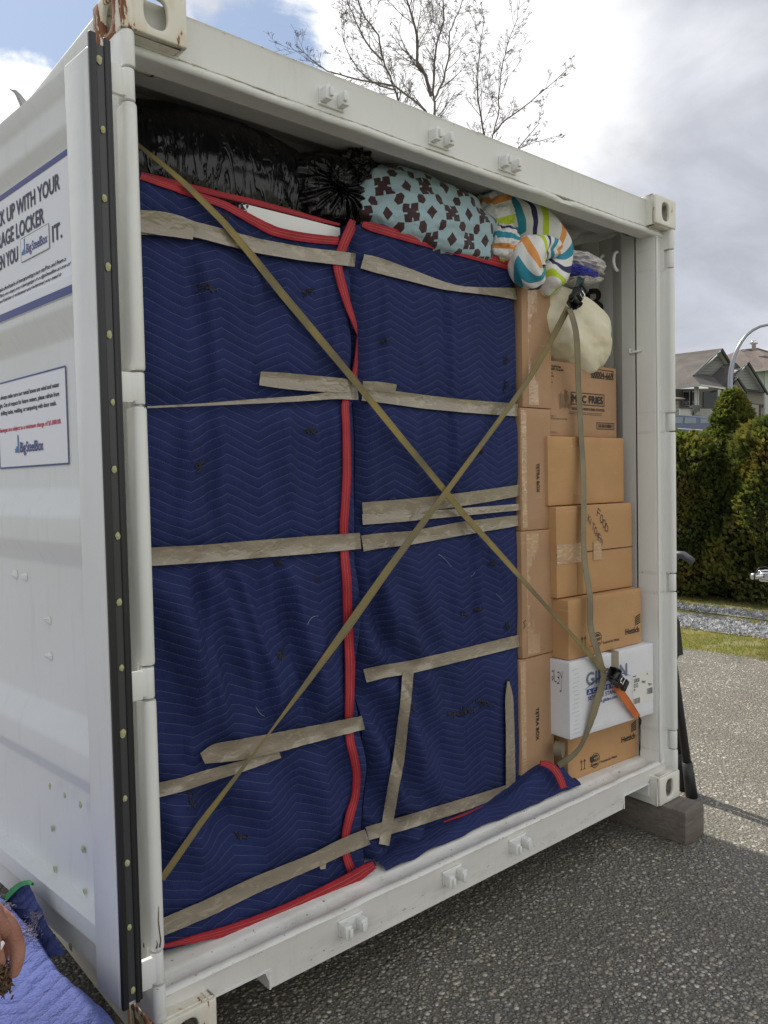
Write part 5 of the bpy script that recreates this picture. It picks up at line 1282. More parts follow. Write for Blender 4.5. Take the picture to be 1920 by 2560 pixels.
def person():
    V = []; E_ = []; Rr = []
    def add(p, r_, par=None):
        V.append(Vector(p)); Rr.append(r_)
        if par is not None: E_.append((par, len(V)-1))
        return len(V)-1
    pel = add((BX, BY, .80), (.15, .11)); sp = add((BX, BY, .98), (.135, .10), pel); ch = add((BX, BY, 1.16), (.155, .11), sp); nk0 = add((BX, BY+.0, 1.32), (.10, .075), ch)
    nk = add((BX, BY+.01, 1.395), .052, nk0); hd = add((BX, BY+.03, 1.47), (.068, .078), nk); h2 = add((BX, BY+.03, 1.56), (.078, .092), hd); add((BX, BY+.02, 1.62), (.055, .065), h2)
    for s_ in (-1, 1):
        hp_ = add((BX+s_*.095, BY, .72), .092, pel); kn = add((BX+s_*.105, BY+.02, .32), .058, hp_); an = add((BX+s_*.11, BY, -.06), .042, kn); ft = add((BX+s_*.115, BY+.13, -.105), (.042, .030), an)
    # left arm hangs away from the picture
    sh = add((BX-.185, BY, 1.26), .055, nk0); el = add((BX-.23, BY-.02, .98), .042, sh); wr_ = add((BX-.22, BY+.06, .74), .028, el); add((BX-.21, BY+.09, .66), (.034, .018), wr_)
    # right arm reaches to the blanket
    sh = add((BX+.185, BY, 1.26), .055, nk0); el = add((BX+.27, BY-.03, 1.01), .043, sh); wp = hp(-48, 2262); fo = add(Vector((BX+.27, BY-.03, 1.01)).lerp(wp, .55), .036, el)
    wr_ = add(wp, (.026, .022), fo); pm = add(hp(-22, 2292, .010), (.034, .020), wr_); kn_ = add(hp(2, 2314, .012), (.030, .018), pm); kk = add(hp(14, 2334, .012), (.020, .013), kn_)
    o = skinmesh('person', V, E_, Rr, SKIN, None, 2, 0, (BX, BY, GZ))
    return o
pn = person(); tag(pn, 'person standing at the left edge, only a hand visible holding a tuft of brown lint', 'person')
def digit(pts, rr, nm='finger'):
    o = skinmesh(nm, [hp(*p) for p in pts], [(i, i+1) for i in range(len(pts)-1)], rr, SKIN, None, 2, 0, hp(*pts[0])); return o
def join_to(o, others):
    b = bmesh.new(); b.from_mesh(o.data); base = Vector(o.location)
    for q in others:
        me = q.data; me.transform(Matrix.Translation(Vector(q.location)-base)); b.from_mesh(me)
    b.to_mesh(o.data); b.free()
    for q in others: bpy.data.objects.remove(q)
join_to(pn, [digit([(-30, 2284), (2, 2296), (26, 2316), (38, 2345), (45, 2372), (43, 2398), (36, 2424), (27, 2446)], [.0165, .0150, .0128, .0112, .0118, .0106, .0100, .0080]),
             digit([(-34, 2300, .018), (-8, 2322, .020), (4, 2352, .024), (7, 2376, .025), (3, 2402, .024), (-6, 2424, .02)], [.0150, .0120, .0108, .0112, .0098, .0078]),
             digit([(-40, 2312, .040), (-20, 2340, .044), (-10, 2372, .046), (-14, 2402, .042), (-24, 2420, .035)], [.0140, .0112, .0108, .0092, .0076]),
             digit([(-48, 2320, .060), (-34, 2348, .066), (-26, 2374, .064), (-32, 2398, .055), (-40, 2410, .045)], [.0125, .0100, .0090, .0080, .0068]),
             digit([(-44, 2280, -.016), (-30, 2318, -.026), (-18, 2356, -.024), (-8, 2392, -.016), (0, 2416, -.006)], [.0150, .0132, .0112, .0104, .0084])])
SHIRT = simple('grey_tshirt', (.16, .17, .19), .9, bs=60); JEAN = simple('blue_jeans', (.05, .07, .13), .9, bs=90); SHOE = simple('black_shoes', (.03, .03, .03), .7)
def cloth(nm, V, E_, Rr, mat_, root=0):
    return skinmesh(nm, V, E_, Rr, mat_, pn, 2, root)
cloth('tshirt', [(BX, BY, .74), (BX, BY, .95), (BX, BY, 1.16), (BX, BY, 1.30), (BX+.185, BY, 1.26), (BX+.235, BY-.015, 1.12), (BX-.185, BY, 1.26), (BX-.215, BY-.01, 1.12)], [(0, 1), (1, 2), (2, 3), (3, 4), (4, 5), (3, 6), (6, 7)], [(.215, .170), (.190, .150), (.190, .145), (.125, .100), .070, .062, .068, .062], SHIRT, 1)
cloth('jeans', [(BX, BY, .88), (BX, BY, .78), (BX-.095, BY, .70), (BX-.105, BY+.02, .32), (BX-.11, BY, -.05), (BX+.095, BY, .70), (BX+.105, BY+.02, .32), (BX+.11, BY, -.05)], [(0, 1), (1, 2), (2, 3), (3, 4), (1, 5), (5, 6), (6, 7)], [(.185, .150), (.190, .150), .118, .076, .064, .118, .076, .064], JEAN, 1)
cloth('hair', [(BX, BY-.005, 1.66), (BX, BY-.03, 1.58), (BX, BY-.04, 1.50)], [(0, 1), (1, 2)], [(.068, .072), (.082, .075), (.062, .045)], simple('brown_hair', (.05, .03, .02), .7, bs=150, bst=1), 1)
for s_ in (-1, 1): cloth('shoe', [(BX+s_*.11, BY-.02, -.095), (BX+s_*.115, BY+.10, -.10), (BX+s_*.118, BY+.18, -.108)], [(0, 1), (1, 2)], [(.046, .042), (.048, .034), (.04, .026)], SHOE, 0)
# face
for s_ in (-1, 1):
    mb = MB(); c = Vector((BX+s_*.032, BY+.118, 1.555)); mb.grid(lambda u, v: c+Vector((sin(pi*v)*cos(2*pi*u), sin(pi*v)*sin(2*pi*u), cos(pi*v)))*.011, 12, 8); mb.build('eye', simple('eye_white', (.7, .7, .7), .2), pn, smooth=True)
    cloth('ear', [(BX+s_*.083, BY+.015, 1.57), (BX+s_*.088, BY+.01, 1.545), (BX+s_*.083, BY+.015, 1.52)], [(0, 1), (1, 2)], [.012, .015, .010], SKIN)
cloth('nose', [(BX, BY+.118, 1.56), (BX, BY+.135, 1.535), (BX, BY+.13, 1.522)], [(0, 1), (1, 2)], [.009, .012, .012], SKIN)
mb = MB(); mb.tube([(BX-.024, BY+.112, 1.493), (BX, BY+.120, 1.495), (BX+.024, BY+.112, 1.493)], [.003, .006, .003], 8); mb.build('mouth', simple('lips', (.40, .14, .12), .5), pn, smooth=True)
# lint tuft and white tag held in the hand
LINT = simple('brown_lint', (.055, .03, .02), .95, c2=(.16, .10, .06), vs=70)
mb = MB(); R = random.Random(12)
for i in range(520):
    c = hp(0+R.gauss(0, 12), 2446+R.gauss(0, 16), .012+R.gauss(0, .012)); d = Vector((R.uniform(-1, 1), R.uniform(-1, 1), R.uniform(-1, .6)))*.012
    mb.tube([c-d*.5, c+Vector((R.uniform(-1, 1), R.uniform(-1, 1), R.uniform(-1, 1)))*.003, c+d*.5], [.0012, .0016, .0006], 4, cap=False)
tag(mb.build('lint_tuft', LINT, recalc=False), 'tuft of dark brown lint pinched between the fingers of the hand', 'lint')
mb = MB(); p = [hp(-14, 2364, -.03), hp(8, 2352, -.03), hp(13, 2358, -.03), hp(2, 2378, -.028), hp(-16, 2392, -.028)]; mb.sheet(p, (0, .0015, 0))
tag(mb.build('white_tag', SIGNW, bevel=.0004), 'small white tag held against the fingers of the hand', 'tag')

# ------------------------------------------------------------------ motorcycle just entering the right edge
mc = empty('motorcycle', atd(2040, 1700, 5.2), 'parked motorcycle at the right edge, chrome handlebar end showing before the hedge', 'motorcycle')
B = lambda px, py, d=5.0: atd(px, py, d)
mb = MB(); mb.tube([B(1878, 1441), B(1898, 1440), B(1925, 1434), B(1965, 1425), B(2010, 1440)], [.020, .020, .012, .012, .012], 10); mb.build('handlebar', CHROME, mc, smooth=True)
mb = MB(); mb.tube([B(1893, 1436, 4.95), B(1898, 1428, 4.93), B(1912, 1426, 4.93), B(1945, 1428, 4.95)], .006, 8); mb.build('brake_lever', CHROME, mc, smooth=True)
mb = MB(); mb.tube([B(1886, 1452, 4.97), B(1887, 1435, 4.97), B(1898, 1420, 4.95), B(1912, 1417, 4.95), B(1935, 1425, 4.95)], .0045, 8); mb.build('cable', BLKPL, mc, smooth=True)
mb = MB(); mb.box(-.05, .05, -.05, .05, -.03, .03, lambda a, b_, c: B(1925, 1442)+Vector((a, b_, c))); mb.build('brake_reservoir', CHROME, mc, bevel=.01)
bk = Vector((cos(YAW), -sin(YAW), 0)); c0 = B(2085, 1440); c0.z = GZ+.31
fw = Vector((cos(YAW), -sin(YAW), 0))
for q in (0, 1.35):
    mb = MB(); c = c0+fw*q; mb.tube([c+fw*.29*cos(a)+Vector((0, 0, .29*sin(a))) for a in [2*pi*k_/36 for k_ in range(37)]], .045, 10, cap=False); wh = mb.build('wheel', RUBBER, mc, smooth=True)
    mb = MB()
    for k_ in range(6): mb.bar(c, c+fw*.27*cos(k_*pi/3)+Vector((0, 0, .27*sin(k_*pi/3))), .02, .02)
    mb.build('rim', CHROME, wh)
mb = MB(); mb.tube([c0-fw*.25, c0+Vector((0, 0, .45)), c0+fw*.05+Vector((0, 0, .62))], .022, 10); mb.build('fork', CHROME, mc, smooth=True)
mb = MB(); mb.prism([(-.05, .55), (-.5, .60), (-.62, .42), (-.15, .38)], 1, -.13, .13, lambda a, b_, c: c0-fw*a+fw.cross(Vector((0, 0, 1)))*b_+Vector((0, 0, c-.05))); mb.build('fuel_tank', simple('maroon_paint', (.12, .02, .02), .2, coat=.6), mc, bevel=.04)
mb = MB(); mb.prism([(-.60, .50), (-1.15, .52), (-1.2, .45), (-.6, .40)], 1, -.11, .11, lambda a, b_, c: c0-fw*a+fw.cross(Vector((0, 0, 1)))*b_+Vector((0, 0, c-.05))); mb.build('seat', BLKPL, mc, bevel=.03)
mb = MB(); mb.box(-.65, -.25, -.12, .12, 0, .33, lambda a, b_, c: c0-fw*a+fw.cross(Vector((0, 0, 1)))*b_+Vector((0, 0, c))); mb.build('engine', STEELD, mc, bevel=.03)
mb = MB(); mb.tube([atd(1672, 1440, 4.3), atd(1682, 1400, 4.25), atd(1694, 1386, 4.22), atd(1708, 1388, 4.2), atd(1722, 1397, 4.18), atd(1731, 1404, 4.16)], [.022, .022, .022, .021, .020, .019], 12)
mb.build('curved_handle', simple('grey_rubber_grip', (.075, .075, .09), .5), st, smooth=True)
mb = MB(); mb.tube([Vector((2.72, .235, .76)), atd(1672, 1440, 4.3)], .018, 10); mb.build('upper_tube', POLEM, st, smooth=True)

# ------------------------------------------------------------------ cedar hedge
CEDAR = leafmat('cedar_foliage', [(.28, (.026, .043, .014)), (.41, (.056, .084, .022)), (.50, (.11, .13, .034)), (.58, (.21, .19, .05)), (.67, (.24, .14, .055))])
BARK = simple('brown_bark', (.10, .07, .05), .9, c2=(.05, .035, .025), vs=20)
def cedar(x, y, h, r_, label, seed, n=15000, tipx=0, pt=False):
    e = empty('cedar_tree', (x, y, GZ), label, 'cedar', 'cedars in the hedge'); R = random.Random(seed)
    mb = MB(); mb.tube([(x, y, GZ-.05), (x, y, GZ+h*.5), (x, y, GZ+h*.9)], [.06, .04, .01], 8); mb.build('trunk', BARK, e, smooth=True)
    def rad(q):
        if pt: return r_*(.98 if q < .45 else .98-.80*((q-.45)/.47) if q < .92 else .18*((1-q)/.08)**.6)
        return r_*(.95-.10*q if q < .78 else .872*max(0, 1-((q-.78)/.22)**2)**.5)
    mb = MB()
    for i in range(n):
        q = R.random()**.85; a = R.uniform(0, 2*pi)
        lump = 1+(.40 if pt else .28)*noise.noise((cos(a)*2.2+seed, sin(a)*2.2, q*h*1.6))+.10*noise.noise((cos(a)*6, sin(a)*6+seed, q*h*5))
        rr = rad(q)*lump*(1-.34*R.random()**2.2); c = Vector((x+rr*cos(a)+tipx*q**3, y+rr*sin(a), GZ+.02+q*h))
        out = Vector((cos(a), sin(a), .55)).normalized(); ax = out.cross(Vector((R.uniform(-1, 1), R.uniform(-1, 1), R.uniform(-1, 1)))).normalized()
        d = (out+Vector((R.uniform(-.5, .5), R.uniform(-.5, .5), R.uniform(-.3, .7)))).normalized(); L = R.uniform(.035, .085)*(1+.6*(q > .85)); w_ = L*.36
        sd_ = d.cross(ax).normalized()
        mb.add([c-sd_*w_*.4, c+d*L*.45-sd_*w_, c+d*L, c+d*L*.5+sd_*w_*.8+ax*.006, c+sd_*w_*.35], [(0, 1, 2, 3, 4)])
    # dark closed body inside the crown
    o = mb.build('crown', CEDAR, e, recalc=False)
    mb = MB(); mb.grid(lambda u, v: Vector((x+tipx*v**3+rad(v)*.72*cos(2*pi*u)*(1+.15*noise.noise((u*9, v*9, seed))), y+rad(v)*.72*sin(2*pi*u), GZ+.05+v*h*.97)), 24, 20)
    mb.build('inner_body', simple('dark_inner_body', (.018, .016, .010), .95), e)
    return e
def top(px, py, x): return at(px, py, 0, x)
tB = top(1831, 1000, 9.3); tA = top(1735, 1092, 9.3); tC = top(1925, 1050, 9.3); tD = top(1665, 1075, 9.3)
cedar(9.3, tB.y, tB.z-GZ+.05, .70, 'pointed cedar rising above its neighbours in front of the street lamp', 1, 26000, pt=True)
cedar(9.2, tA.y+.0, tA.z-GZ-.02, .80, 'low rounded cedar in front of the blue van, next to the container post', 2, 15000)
cedar(9.25, tC.y-.25, tC.z-GZ-.02, .80, 'cedar cut off by the right edge of the picture', 3, 16000)
cedar(9.3, tD.y+.3, tD.z-GZ, .80, 'cedar mostly hidden behind the container post', 4, 6000)
mb = MB(); mb.grid(lambda u, v: Vector((8.62+u*1.2+.1*noise.noise((v*8, 0, 0)), -1+v*9, -.142+.03*sin(u*pi))), 8, 60); tag(mb.build('bark_mulch', simple('dark_bark_mulch', (.06, .035, .02), .95, c2=(.12, .07, .04), vs=30, bs=60, bst=1, bd=.02), smooth=True), kind='structure')

# ------------------------------------------------------------------ houses on the rise beyond the street
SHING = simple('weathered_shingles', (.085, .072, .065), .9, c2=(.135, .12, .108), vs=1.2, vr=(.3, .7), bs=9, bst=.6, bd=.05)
SHIND = simple('shaded_shingles', (.060, .052, .050), .9, c2=(.08, .07, .065), vs=1.2, bs=9); SHIN2 = simple('tan_shingles', (.15, .12, .105), .9, c2=(.19, .155, .135), vs=1.5, bs=9, bst=.6, bd=.05)  # SHIND: main roof's shingles again, with shade put into the colour
m, t, b, pos = newmat('lap_siding'); SIDING = m
zc = t.m('FRACT', t.m('MULTIPLY', t.sep(pos)[2], 7.5)); t.put(b.inputs['Base Color'], t.mix(t.m('LESS_THAN', zc, .16), (.33, .33, .31), (.17, .17, .16))); b.inputs['Roughness'].default_value = .7
TRIMD = simple('dark_fascia', (.045, .047, .045), .6); TRIMW = simple('pale_trim', (.50, .50, .48), .6); WALLB = simple('beige_wall', (.25, .225, .205), .8); GDOOR = simple('garage_door_paint', (.34, .285, .26), .6); DARKW = simple('dark_glass', (.03, .035, .04), .1); PALEW = simple('pale_blue_siding', (.50, .54, .54), .7)
m, t, b, pos = newmat('river_stone'); STONE = m
t.put(b.inputs['Base Color'], t.ramp(t.sep(t.vor(pos, 7, out='Color'))[0], [(0, (.05, .055, .05)), (.5, (.16, .17, .16)), (1, (.35, .34, .3))])); b.inputs['Roughness'].default_value = .8
def c3(x, y, d): return atd(1680+x/6.9125, 820+y/6.9125, d)
fwd = Vector((fh.x, fh.y, 0))
def panel(name, pts, m_, par, th=.12, up=False):
    mb = MB(); v = [c3(*p) for p in pts]; mb.sheet(v, Vector((0, 0, -th)) if up else fwd*th); return mb.build(name, m_, par)
h1 = empty('house', c3(700, 1500, 36), 'grey shingled house with a front porch, stone pillar and garage up the street', 'house')
panel('roof', [(-350, 490, 38), (50, 450, 37), (875, 350, 36), (380, 815, 33.2), (345, 820, 33.2), (490, 975, 32), (50, 1040, 33), (-350, 1090, 34.5)], SHING, h1, .15)
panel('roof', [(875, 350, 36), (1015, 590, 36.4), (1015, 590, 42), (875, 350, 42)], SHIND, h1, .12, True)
panel('gable', [(800, 455, 36.3), (905, 625, 36.3), (705, 828, 36.1), (440, 797, 36.0)], SIDING, h1, 3)
panel('soffit', [(790, 440, 36.1), (862, 395, 35.9), (1005, 612, 36.1), (905, 626, 36.25)], TRIMW, h1)
panel('fascia', [(850, 362, 35.8), (878, 348, 35.8), (405, 830, 33.0), (372, 812, 33.0)], TRIMD, h1)
panel('fascia', [(878, 348, 35.8), (1018, 585, 36.0), (990, 604, 36.0), (856, 378, 35.8)], TRIMD, h1)
panel('fascia', [(430, 795, 35.6), (712, 828, 35.8), (716, 842, 35.8), (400, 818, 34)], TRIMD, h1)
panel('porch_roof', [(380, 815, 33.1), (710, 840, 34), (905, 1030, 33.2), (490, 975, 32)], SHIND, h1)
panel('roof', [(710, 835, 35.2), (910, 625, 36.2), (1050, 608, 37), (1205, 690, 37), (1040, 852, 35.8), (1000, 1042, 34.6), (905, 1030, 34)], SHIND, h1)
panel('roof', [(1050, 603, 38), (1322, 578, 36.2), (1205, 692, 36), (1120, 640, 37)], SHING, h1)
panel('gable', [(1275, 655, 35.3), (1555, 1085, 35.3), (1160, 1040, 35.2), (1090, 850, 35.3)], SIDING, h1, 3)
panel('soffit', [(1272, 650, 35.2), (1325, 600, 35), (1625, 1115, 35), (1553, 1084, 35.2)], TRIMW, h1)
panel('fascia', [(1332, 574, 34.9), (1690, 1160, 34.9), (1655, 1150, 34.9), (1315, 602, 34.9)], TRIMD, h1)
panel('fascia', [(1332, 576, 34.95), (1318, 598, 34.95), (1050, 858, 34.95), (1036, 848, 34.95)], TRIMD, h1)
panel('fascia', [(1020, 1030, 35.0), (1600, 1105, 35.0), (1600, 1125, 35.0), (1020, 1050, 35.0)], TRIMD, h1)
panel('porch_gable', [(1110, 930, 34.3), (1160, 1032, 34.3), (1030, 1020, 34.3)], SIDING, h1, 1)
panel('fascia', [(1150, 848, 34.1), (1320, 1095, 34.1), (1302, 1132, 34.1), (1132, 868, 34.1)], TRIMD, h1)
panel('soffit', [(1132, 868, 34.2), (1302, 1132, 34.2), (1215, 1095, 34.3), (1100, 920, 34.3)], TRIMW, h1)
panel('porch_gable_roof', [(1150, 848, 34.1), (1030, 960, 34.1), (1030, 870, 36), (1120, 850, 36)], SHING, h1)
panel('beam', [(1025, 1030, 34.2), (1195, 1040, 34.2), (1215, 1097, 34.2), (1140, 1090, 34.2)], TRIMD, h1)
panel('wall', [(1140, 1085, 35.2), (1590, 1120, 35.2), (1590, 1560, 35.2), (1140, 1560, 35.2)], WALLB, h1, 5)
gd = panel('garage_door_frame', [(1150, 1268, 35.15), (1535, 1320, 35.15), (1535, 1560, 35.15), (1150, 1560, 35.15)], TRIMD, h1)
panel('garage_door', [(1150, 1290, 35.05), (1500, 1330, 35.05), (1500, 1560, 35.05), (1150, 1560, 35.05)], GDOOR, h1, .08)
panel('number_plate', [(1295, 1252, 35.1), (1335, 1256, 35.1), (1335, 1292, 35.1), (1295, 1288, 35.1)], simple('brown_plaque', (.10, .05, .04), .6), h1, .05)
panel('wall_lamp', [(1555, 1320, 35.1), (1590, 1322, 35.1), (1585, 1370, 35.1), (1560, 1370, 35.1)], TRIMD, h1, .05)
panel('wall', [(-350, 1060, 34.8), (990, 1040, 34.8), (990, 1600, 34.8), (-350, 1600, 34.8)], WALLB, h1, 5)
panel('doorway', [(545, 1095, 34.75), (800, 1080, 34.75), (800, 1400, 34.75), (545, 1400, 34.75)], DARKW, h1, .04)
for x0, x1 in ((190, 315), (350, 410)):
    f = panel('window', [(x0-8, 1080, 34.74), (x1+8, 1082, 34.74), (x1+8, 1350, 34.74), (x0-8, 1350, 34.74)], TRIMD, h1, .04)
    panel('window_frame', [(x0, 1093, 34.68), (x1-5, 1095, 34.68), (x1-5, 1342, 34.68), (x0, 1342, 34.68)], TRIMW, f, .04)
    panel('pane', [(x0+12, 1105, 34.62), (x1-17, 1107, 34.62), (x1-17, 1270, 34.62), (x0+12, 1270, 34.62)], DARKW, f, .03); panel('pane', [(x0+12, 1282, 34.62), (x1-17, 1282, 34.62), (x1-17, 1332, 34.62), (x0+12, 1332, 34.62)], DARKW, f, .03)
for x0, x1, y0, y1 in ((400, 434, 1015, 1335), (442, 465, 1015, 1335), (800, 826, 1065, 1380), (834, 850, 1065, 1380), (915, 942, 1060, 1400), (952, 972, 1060, 1400)):
    panel('column', [(x0, y0, 32.6), (x1, y0, 32.6), (x1, y1, 32.6), (x0, y1, 32.6)], TRIMW, h1, .12)
panel('stone_pier', [(370, 1330, 32.4), (482, 1330, 32.4), (482, 1620, 32.4), (370, 1620, 32.4)], STONE, h1, .5)
for x0, x1 in ((130, 368), (485, 795)):
    rl = panel('railing', [(x0, 1372, 32.5), (x1, 1382, 32.5), (x1, 1400, 32.5), (x0, 1388, 32.5)], TRIMD, h1, .08)
    x = x0+3
    while x < x1: panel('baluster', [(x, 1392, 32.5), (x+10, 1392, 32.5), (x+10, 1600, 32.5), (x, 1600, 32.5)], TRIMW, rl, .05); x += 19
panel('porch_floor', [(60, 1600, 32.3), (1000, 1600, 32.3), (1000, 1800, 32.3), (60, 1800, 32.3)], WALLB, h1, 3)
panel('gutter', [(-350, 1082, 34.3), (50, 1030, 32.9), (500, 972, 31.9), (505, 1000, 31.9), (60, 1058, 32.9), (-350, 1110, 34.3)], TRIMW, h1, .1)
panel('gutter', [(500, 972, 31.9), (930, 1032, 33.1), (940, 1062, 33.1), (505, 1000, 31.9)], TRIMW, h1, .1)
h2 = empty('house', c3(1600, 1400, 48), 'taller house with a tan hip roof and metal vent behind the garage', 'house')
panel('roof', [(940, 470, 50), (1190, 372, 50), (1480, 343, 50), (1900, 470, 50), (1950, 690, 46), (1480, 742, 46), (1000, 800, 46)], SHIN2, h2, .2)
panel('wall', [(1000, 760, 46.6), (1480, 748, 46.5), (1950, 700, 46.6), (1950, 1700, 46.6), (1000, 1700, 46.6)], PALEW, h2, 6)
panel('fascia', [(1450, 732, 45.9), (1950, 682, 45.9), (1950, 702, 45.9), (1455, 752, 45.9)], TRIMW, h2)
panel('corner_board', [(1612, 738, 46.3), (1628, 736, 46.3), (1628, 1600, 46.3), (1612, 1600, 46.3)], TRIMW, h2)
a = c3(1415, 372, 49); mb = MB(); mb.tube([a, a+Vector((0, 0, .30)), a+Vector((0, 0, .36)), a+Vector((0, 0, .52))], [.12, .12, .24, .20], 12); mb.build('roof_vent', CHROME, h2, smooth=True)
panel('skylight', [(1205, 382, 49.7), (1260, 368, 49.7), (1275, 380, 49.7), (1225, 395, 49.7)], TRIMW, h2, .1)
h3 = empty('house', c3(0, 1500, 30), 'neighbouring house at the left with only its low roof edge and siding showing', 'house')
panel('roof', [(-500, 1150, 31), (60, 1192, 30), (232, 1214, 29.5), (222, 1234, 29.5), (-500, 1240, 30)], SHIN2, h3, .3); panel('wall', [(-500, 1236, 30.2), (118, 1236, 30.0), (118, 1650, 30.0), (-500, 1650, 30.2)], SIDING, h3, 4)

# ------------------------------------------------------------------ street lamp
lp = empty('street_lamp', c3(1000, 2300, 27), 'tall grey street lamp with a curved arm rising behind the pointed cedar', 'street lamp')
GALV = simple('galvanised_steel', (.30, .31, .35), .35, .8)
pth = [(1003, 2300), (1003, 1400), (1003, 1150), (1004, 1000), (1010, 850), (1024, 720), (1048, 600), (1085, 470), (1135, 350), (1200, 235), (1290, 120), (1400, 35), (1520, -25), (1680, -60), (1850, -70)]
mb = MB(); mb.tube([c3(x, y, 27) for x, y in pth], [.085, .085, .085, .082, .080, .077, .073, .069, .064, .059, .053, .048, .044, .040, .038], 14); mb.build('pole', GALV, lp, smooth=True)
a = c3(1850, -70, 27); mb = MB(); mb.box(-.1, .5, -.13, .13, -.06, .08, lambda x, y, z: a+_r*x+fwd*y+Vector((0, 0, z))); lh = mb.build('lamp_head', GALV, lp, bevel=.03)
mb = MB(); mb.box(.0, .45, -.10, .10, -.09, -.061, lambda x, y, z: a+_r*x+fwd*y+Vector((0, 0, z))); mb.build('lens', simple('lamp_lens', (.6, .6, .6), .2), lh, bevel=.01)

# ------------------------------------------------------------------ blue van on the street
CARB = simple('dark_blue_car_paint', (.03, .055, .14), .2, coat=1.); CGLASS = simple('car_glass', (.16, .22, .25), .06, spec=.9)
vn = empty('van', c3(300, 2300, 22), 'dark blue van parked on the street behind the low cedar', 'van')
D0 = 22
def vx(x, y, d=0): return c3(x, y, D0+d)
prof = [(-900, 1760), (-880, 1640), (-700, 1520), (-560, 1500), (60, 1494), (230, 1502), (480, 1526), (620, 1548), (800, 1600), (1000, 1700), (1180, 1790), (1230, 1850), (1240, 2080), (-900, 2080)]
mb = MB(); mb.sheet([vx(x, y) for x, y in prof], fwd*1.75); bd = mb.build('body', CARB, vn, bevel=.06, seg=3)
for poly in ([(-560, 1540), (-330, 1535), (-330, 1640), (-620, 1640)], [(-300, 1534), (-110, 1534), (-110, 1640), (-300, 1640)], [(-85, 1534), (188, 1540), (176, 1648), (-85, 1645)], [(228, 1541), (418, 1556), (418, 1650), (212, 1648)], [(492, 1562), (640, 1578), (780, 1640), (490, 1648)]):
    mb = MB(); mb.sheet([vx(x, y, -.012) for x, y in poly], fwd*.01); mb.build('window', CGLASS, vn)
mb = MB(); mb.sheet([vx(x, y, -.02) for x, y in [(-880, 1668), (1150, 1800), (1150, 1808), (-880, 1676)]], fwd*.015); mb.build('side_trim', CHROME, vn)
for x in (-560, 760):
    c = vx(x, 2110, .1); mb = MB()
    mb.tube([c-fwd*.12, c+fwd*.10], [.33, .33], 28); wh = mb.build('wheel', RUBBER, vn, smooth=False); mb = MB(); mb.tube([c-fwd*.135, c-fwd*.11], [.19, .20], 20); mb.build('hubcap', CHROME, wh)
mb = MB(); mb.tube([c3(-80, 1640, 12), c3(30, 1440, 12), c3(120, 1385, 12), c3(310, 1300, 12)], [.006, .005, .004, .002], 5)

# ------------------------------------------------------------------ bare birches behind the container
BIRCH = simple('grey_twig_bark', (.13, .105, .095), .8, c2=(.24, .21, .19), vs=9)
def tree(limbs, base, dep, label, seed, dens=1.):
    R = random.Random(seed); e = empty('birch_tree', base, label, 'tree', 'bare birches behind the container')
    tr = MB(); tw = MB()
    def twig(p, d, L, r_, lv):
        n = max(3, int(L/.09)); pts = [p]; q = Vector(p); dd = Vector(d)
        for i in range(n):
            dd = (dd+Vector((R.uniform(-1, 1), R.uniform(-1, 1), R.uniform(-.6, 1)))*.13+Vector((0, 0, .035))).normalized(); q = q+dd*L/n; pts.append(Vector(q))
        tw.tube(pts, [max(.0022, r_*(1-.8*i/n)) for i in range(n+1)], 4 if lv > 0 else 5, cap=False)
        if lv < 3:
            for i in range(1, n):
                if R.random() < (.88 if lv < 2 else .6)*dens:
                    a = (pts[i]-pts[i-1]).normalized(); o_ = a.cross(Vector((R.uniform(-1, 1), R.uniform(-1, 1), R.uniform(-1, 1)))).normalized()
                    twig(pts[i], (a*.8+o_*.62).normalized(), L*(1-.5*i/n)*R.uniform(.38, .68), r_*.5, lv+1)
        if lv >= 1:
            for i in range(1, n+1):
                if R.random() < .9:
                    a = Vector((R.uniform(-1, 1), R.uniform(-1, 1), R.uniform(-.3, 1))).normalized(); b_ = pts[i]; s_ = .0095
                    tw.add([b_, b_+a*s_*2.2+Vector((s_*.6, 0, 0)), b_+a*s_*2.2-Vector((s_*.5, s_*.5, 0)), b_+a*s_*3.2], [(0, 1, 3, 2)])
    for path, r0, r1, tl in limbs:
        P = [atd(px, py, dep+dd) for px, py, dd in path]; f = []
        for a, b_ in zip(P, P[1:]):
            k_ = max(2, int((b_-a).length/.12))
            for j in range(k_): f.append(a.lerp(b_, j/k_)+Vector((R.uniform(-1, 1), R.uniform(-1, 1), 0))*.012)
        f.append(P[-1]); n = len(f)
        tr.tube(f, [r0+(r1-r0)*i/(n-1) for i in range(n)], 8, cap=False)
        for i in range(2, n):
            for _r2 in range(2 if f[i].z > 2.4 and i % 2 == 0 else 1 if f[i].z > 2.4 else 0):
                a = (f[i]-f[i-1]).normalized(); o_ = a.cross(Vector((R.uniform(-1, 1), R.uniform(-1, 1), R.uniform(-1, 1)))).normalized()
                twig(f[i], (a*.75+o_*.6).normalized(), R.uniform(.35, 1.1)*tl*(1-.4*i/n), max(.004, (r0+(r1-r0)*i/n)*.42), 0)
    tr.build('trunk', BIRCH, e, smooth=True, recalc=False); tw.build('crown', BIRCH, e, recalc=False)
def gb(px, py, dep):
    v = atd(px, py, dep); return Vector((v.x, v.y, GZ-.05))
DP = 12.0
def rootpts(px, py): # trunk from the ground up to the first visible point
    v = atd(px, py, DP); return v
def full(path, r0, r1, tl): return ([(a, b_, c) for a, b_, c in path], r0, r1, tl)
